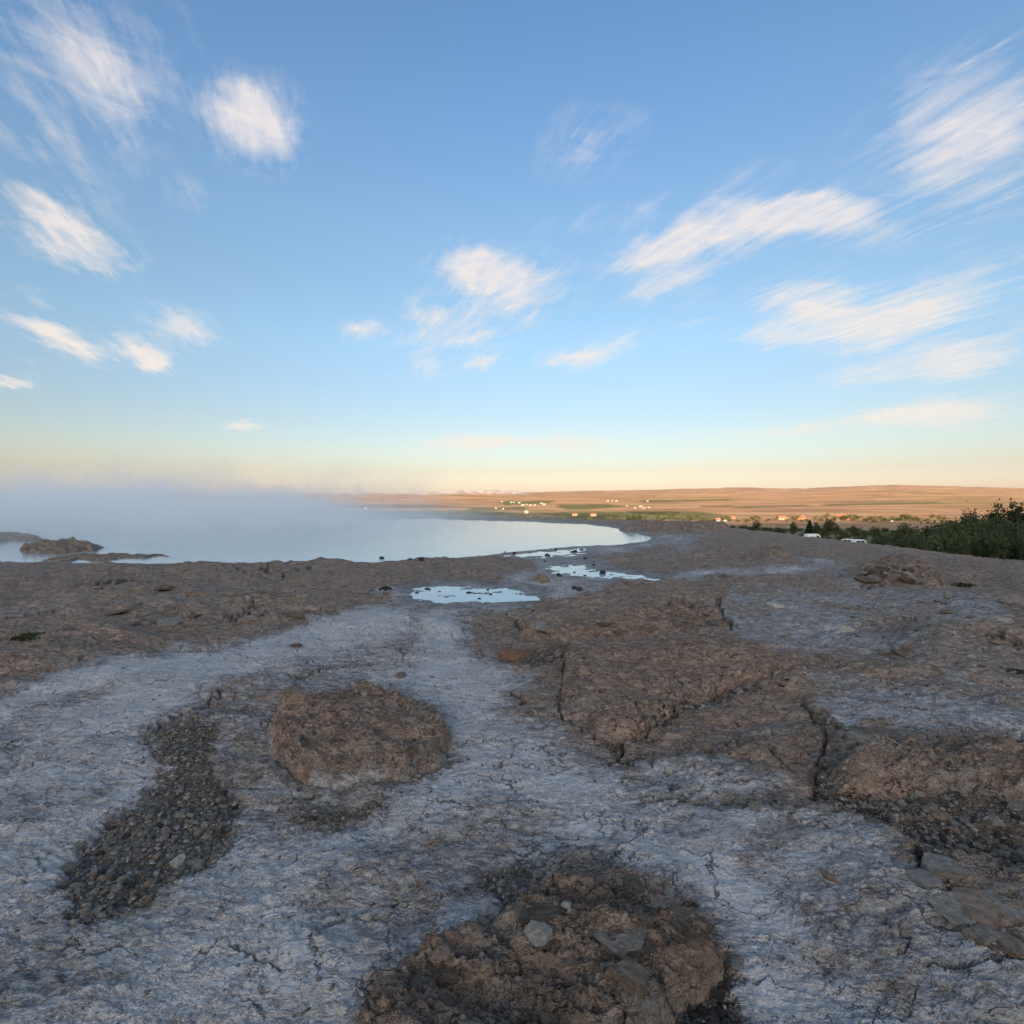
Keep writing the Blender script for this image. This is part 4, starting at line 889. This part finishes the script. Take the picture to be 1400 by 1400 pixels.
def house(px, py, wpx, wk, rk, label, group=None, hs=1.0):
    g = ground_at(px, py)
    D = g.y * CP; wm = .75 * wpx / 700 * D
    if (wk, rk) not in HM: HM[(wk, rk)] = house_meshes(wk, rk)
    w, rf, wins, dr = HM[(wk, rk)]
    e = bpy.data.objects.new('farmhouse', None); COL.objects.link(e); e.location = (g.x, g.y, g.z); e.scale = (wm, wm, wm * hs); e.rotation_euler.z = random.Random(px * 7).uniform(-.35, .35)
    tag(e, label, 'house', group); link('wall', w, e); link('roof', rf, e)
    if wpx >= 4.5:
        for q in wins: link('window', q, e)
        link('door', dr, e)
GRPA = ('tiny white farm building in the cluster left of the pale track', 'white buildings of the left farm cluster')
for (x_, y_, w_) in [(686,686.5,4),(699,687.5,4),(703,687.5,3),(710,688,4),(715,691.5,6),(725,691.5,5),(731,691,4),(740,688.5,4),(744,690.5,6),(720,690,3)]: house(x_, y_, w_, 'white', 'pale', *GRPA)
GRPB = ('tiny white farm building in the cluster right of the green fields', 'white buildings of the right farm cluster')
for (x_, y_, w_) in [(868,695,4),(876,693.5,6),(881,695,4),(887,694.5,4),(885,686,4),(879,696,3),(857,692,3)]: house(x_, y_, w_, 'white', 'pale', *GRPB)
GRPC = ('tiny pale farm building in a row high on the plain above the green field', 'farm buildings above the green field')
for (x_, y_, w_) in [(831,685.5,4),(837,684.8,3),(843,685.5,4)]: house(x_, y_, w_, 'white', 'pale', *GRPC)
house(719.5, 702, 7, 'white', 'pale', 'bright white farmhouse alone at the near edge of the plain, behind the steaming pool', hs=1.5)
house(786, 705, 9, 'cream', 'red', 'cream farmhouse with reddish roof left of its twin, above the middle of the pool')
house(811, 705.5, 10, 'cream', 'red', 'long cream farmhouse with reddish roof, right of its twin above the pool')
house(678, 695.5, 4, 'white', 'pale', 'left one of two white sheds below the left farm cluster')
house(688, 696.5, 4, 'white', 'pale', 'right one of two white sheds below the left farm cluster')
house(374, 686, 8, 'white', 'pale', 'lone white building at the left above the steam')
house(460, 691.5, 4, 'white', 'pale', 'small pink lit white shed between two larger ones above the steam')
house(500, 696, 6, 'white', 'pale', 'white shed above the steam left of the pool centre')
house(981, 712.5, 9, 'white', 'red', 'white farmhouse at the edge of shade beyond the end of the pool', hs=1.3)
house(991, 713, 6, 'white', 'grey', 'small pale outbuilding right beside the white farmhouse at the shade edge')
house(1001, 709.5, 9, 'rust', 'red', 'rust red barn left of the shaded trees')
house(1069, 710.5, 14, 'cream', 'red', 'cream lit house with reddish roof above the shaded field, left of the rust barn')
house(1095, 710.5, 14, 'rust', 'red', 'rust red barn in the middle of the sunlit houses')
house(1147, 711.5, 17, 'cream', 'red', 'largest cream house glowing in the sun, with a red wing roof', hs=1.25)
house(1157, 711, 9, 'rust', 'red', 'rust red wing adjoining the right of the largest cream house')
house(1229, 711.5, 12, 'cream', 'grey', 'long pale house farthest right on the sunlit plain')
house(1219, 713.5, 5, 'white', 'grey', 'small white shed below the long pale house at the right')

# ------------------------------------------------------------------ parked white vehicles below the terrace
MAT_PAINT = simple_mat('white_paint', (.74, .75, .76), (.80, .80, .80), 1, .3, .03); MAT_TYRE = simple_mat('tyre', (.02, .02, .02), (.035, .035, .035), 5, .8, .1); MAT_LAMP = simple_mat('lamp_glass', (.35, .05, .04), (.45, .08, .06), 4, .3, .1)
def extrude(outline, y0, y1, taper=0.0, zt=1.0):
    bm = bmesh.new(); a = []; b = []
    for x, z in outline:
        tp = taper * max(0, z - zt); a.append(bm.verts.new((x, y0 + tp, z))); b.append(bm.verts.new((x, y1 - tp, z)))
    for i in range(len(a)): j = (i + 1) % len(a); bm.faces.new((a[i], a[j], b[j], b[i]))
    bm.faces.new(a[::-1]); bm.faces.new(b); bmesh.ops.recalc_face_normals(bm, faces=bm.faces[:])
    bmesh.ops.bevel(bm, geom=bm.edges[:], offset=.035, segments=2, affect='EDGES', clamp_overlap=True); return bm
def wheel_bm(x, y):
    bm = bmesh.new(); bmesh.ops.create_cone(bm, cap_ends=True, segments=20, radius1=.33, radius2=.33, depth=.22, matrix=Matrix.Translation((x, y, .33)) @ Matrix.Rotation(math.pi / 2, 4, 'X')); return bm
def vehicle(name, cat, body, wins, wheels, px, D, rz, label, half=.88):
    x = (px - 700) / 700 * D; e = bpy.data.objects.new(name, None); COL.objects.link(e); e.location = (x, D, mh(x, D) + .02); e.rotation_euler.z = rz; tag(e, label, cat)
    link('body', bm_mesh('body', extrude(body, -half, half, .22, 1.0), MAT_PAINT), e)
    for o_ in wins:
        for sgn in (-1, 1):
            bm = bmesh.new(); vs = [bm.verts.new((q[0], sgn * (half + .012 - .22 * max(0, q[1] - 1.0)), q[1])) for q in o_]; bm.faces.new(vs)
            ext = bmesh.ops.extrude_face_region(bm, geom=bm.faces[:]); bmesh.ops.translate(bm, verts=[v for v in ext['geom'] if isinstance(v, bmesh.types.BMVert)], vec=(0, -sgn * .03, 0)); bmesh.ops.recalc_face_normals(bm, faces=bm.faces[:])
            link('side_window', bm_mesh('side_window', bm, MAT_DARKPANE), e)
    xr = min(q[0] for q in body)
    for sgn in (-1, 1):
        bm = bmesh.new(); box(bm, xr - .03, xr + .05, sgn * half * .8 - .09, sgn * half * .8 + .09, .75, .98); link('tail_light', bm_mesh('tail_light', bm, MAT_LAMP), e)
    for wx_ in wheels:
        for sgn in (-1, 1): link('wheel', bm_mesh('wheel', wheel_bm(wx_, sgn * (half - .1)), MAT_TYRE), e)
    return e
CAR = [(-2.05,.35),(-2.1,.8),(-1.95,1.0),(-1.45,1.42),(-.2,1.5),(.45,1.38),(1.05,1.0),(1.9,.88),(2.1,.65),(2.08,.35)]
CARW = [[(-1.55,1.02),(-1.35,1.34),(-.45,1.40),(-.45,1.02)],[(-.38,1.02),(-.38,1.40),(.35,1.31),(.85,1.02)]]
SUV = [(-2.2,.4),(-2.25,1.0),(-2.1,1.7),(-1.8,1.82),(.2,1.84),(.55,1.72),(1.15,1.15),(2.05,1.02),(2.2,.75),(2.18,.4)]
SUVW = [[(-1.95,1.15),(-1.85,1.62),(-.85,1.66),(-.85,1.15)],[(-.76,1.15),(-.76,1.66),(.2,1.66),(.8,1.15)]]
VAN = [(-2.4,.4),(-2.45,1.2),(-2.4,2.35),(-2.2,2.5),(1.3,2.5),(1.65,2.2),(2.0,1.35),(2.45,1.15),(2.5,.4)]
VANW = [[(.55,1.35),(.55,2.05),(1.25,2.05),(1.65,1.4)]]
vehicle('van', 'van', VAN, VANW, (-1.5, 1.55), 1112, 150, .15, 'white van parked in front of the broad dark conifer, leftmost of the white vehicles', .98)
vehicle('parked_car', 'car', CAR, CARW, (-1.3, 1.32), 1140, 128, 3.0, 'low white car seen just over the terrace edge, right next to the white van')
vehicle('parked_car', 'car', SUV, SUVW, (-1.35, 1.4), 1157, 135, 2.2, 'white car standing end on, in the middle of the parked white vehicles')
vehicle('parked_car', 'car', SUV, SUVW, (-1.35, 1.4), 1178, 132, .1, 'white car broadside, rightmost of the parked white vehicles')

# ------------------------------------------------------------------ small green cushions on the sinter
MAT_MOSS = simple_mat('moss', (.018, .026, .010), (.05, .062, .024), 20)
def moss(px, py, wpx, label):
    g = ground_at(px, py); w = wpx / 700 * g.y / 2; r = np.random.default_rng(px); k_ = 700
    a = r.uniform(0, 6.283, k_); rr = np.sqrt(r.random(k_)); c = np.stack([rr * np.cos(a) * w, rr * np.sin(a) * w * .8, (1 - rr ** 2) * w * .25 * r.random(k_)], 1)
    t1 = np.stack([r.normal(0, .5, k_), r.normal(0, .5, k_), np.abs(r.normal(0, 1, k_)) + .4], 1) * w * .10; s1 = r.normal(0, 1, (k_, 3)) * w * .022
    V = np.stack([c - s1, c + s1, c + t1], 1).reshape(-1, 3); me = bpy.data.meshes.new('moss_cushion'); me.from_pydata(V.tolist(), [], np.arange(len(V)).reshape(-1, 3).tolist()); me.materials.append(MAT_MOSS)
    o = link('moss_cushion', me); o.location = g - Vector((0, 0, .01)); tag(o, label, 'moss')
moss(1316, 802, 34, 'dark green moss cushion on the bare slope at the right'); moss(42, 872, 44, 'dark moss in a hollow of the brown rock at the left border'); moss(1392, 920, 26, 'dark moss cushion at the right border beside the crack')

# ------------------------------------------------------------------ steam over the hot pool
def steam():
    bm = bmesh.new(); box(bm, -62, 10, 14.2, 50, POOL_Z - .3, 6.5); m = bpy.data.materials.new('steam'); m.use_nodes = True; m.node_tree.nodes.clear(); t = NT(m.node_tree)
    out = t.node('ShaderNodeOutputMaterial'); v = t.node('ShaderNodeVolumePrincipled'); t.l.new(v.outputs[0], out.inputs['Volume'])
    v.inputs['Color'].default_value = (.97, .98, 1, 1); v.inputs['Anisotropy'].default_value = 0.0
    pos = t.node('ShaderNodeNewGeometry').outputs['Position']; sp = t.node('ShaderNodeSeparateXYZ'); t.l.new(pos, sp.inputs[0]); x, y, z = sp.outputs
    lo = t.noise(t.mapping(pos, scale=(1, 1, 1.3)),   .20, 3, .5); hi = t.noise(t.mapping(pos, scale=(1, 1, .8)), .85, 6, .62, .8)
    nz = t.math('MULTIPLY_ADD', hi, .65, t.math('MULTIPLY', lo, .35))
    hz = t.math('MULTIPLY_ADD', t.math('SUBTRACT', nz, .5), 11.0, z)                                   # ragged top
    thick = t.remap(x, 6, -30, .25, 1.5)                                                            # the blanket thins towards the right
    thick = t.math('MULTIPLY', thick, t.remap(t.noise(t.mapping(pos, scale=(1, 1, .3)), .11, 2, .5), .36, .64, .55, 1.75, False))   # billows
    body = t.remap(t.math('DIVIDE', hz, thick), .10, 1.55, 1, 0)
    side = t.math('MULTIPLY', t.remap(x, 8, -9), t.math('MULTIPLY', t.remap(y, 14.5, 26), t.remap(y, 49, 42)))
    dens = t.math('MULTIPLY', t.math('MULTIPLY', body, side), t.math('MULTIPLY', t.remap(x, 5, -14, .06, .24), t.remap(nz, .36, .62, .12, 1.5)))
    pl_ = t.math('MULTIPLY', t.remap(t.math('MULTIPLY_ADD', lo, .6, t.math('MULTIPLY', hi, .4)), .485, .60), t.math('MULTIPLY', t.remap(z, 4.4, .6), t.remap(x, -2, -18)))   # thin rising wisps at the left
    side2 = t.math('MULTIPLY', t.math('MULTIPLY', t.remap(y, 18, 24), t.remap(y, 49, 40)), t.remap(x, -61, -52))
    t.put(v.inputs['Density'], t.math('MULTIPLY_ADD', t.math('MULTIPLY', pl_, side2), .30, dens))
    me = bm_mesh('steam', bm, m); tag(link('steam', me), kind='stuff')
steam()
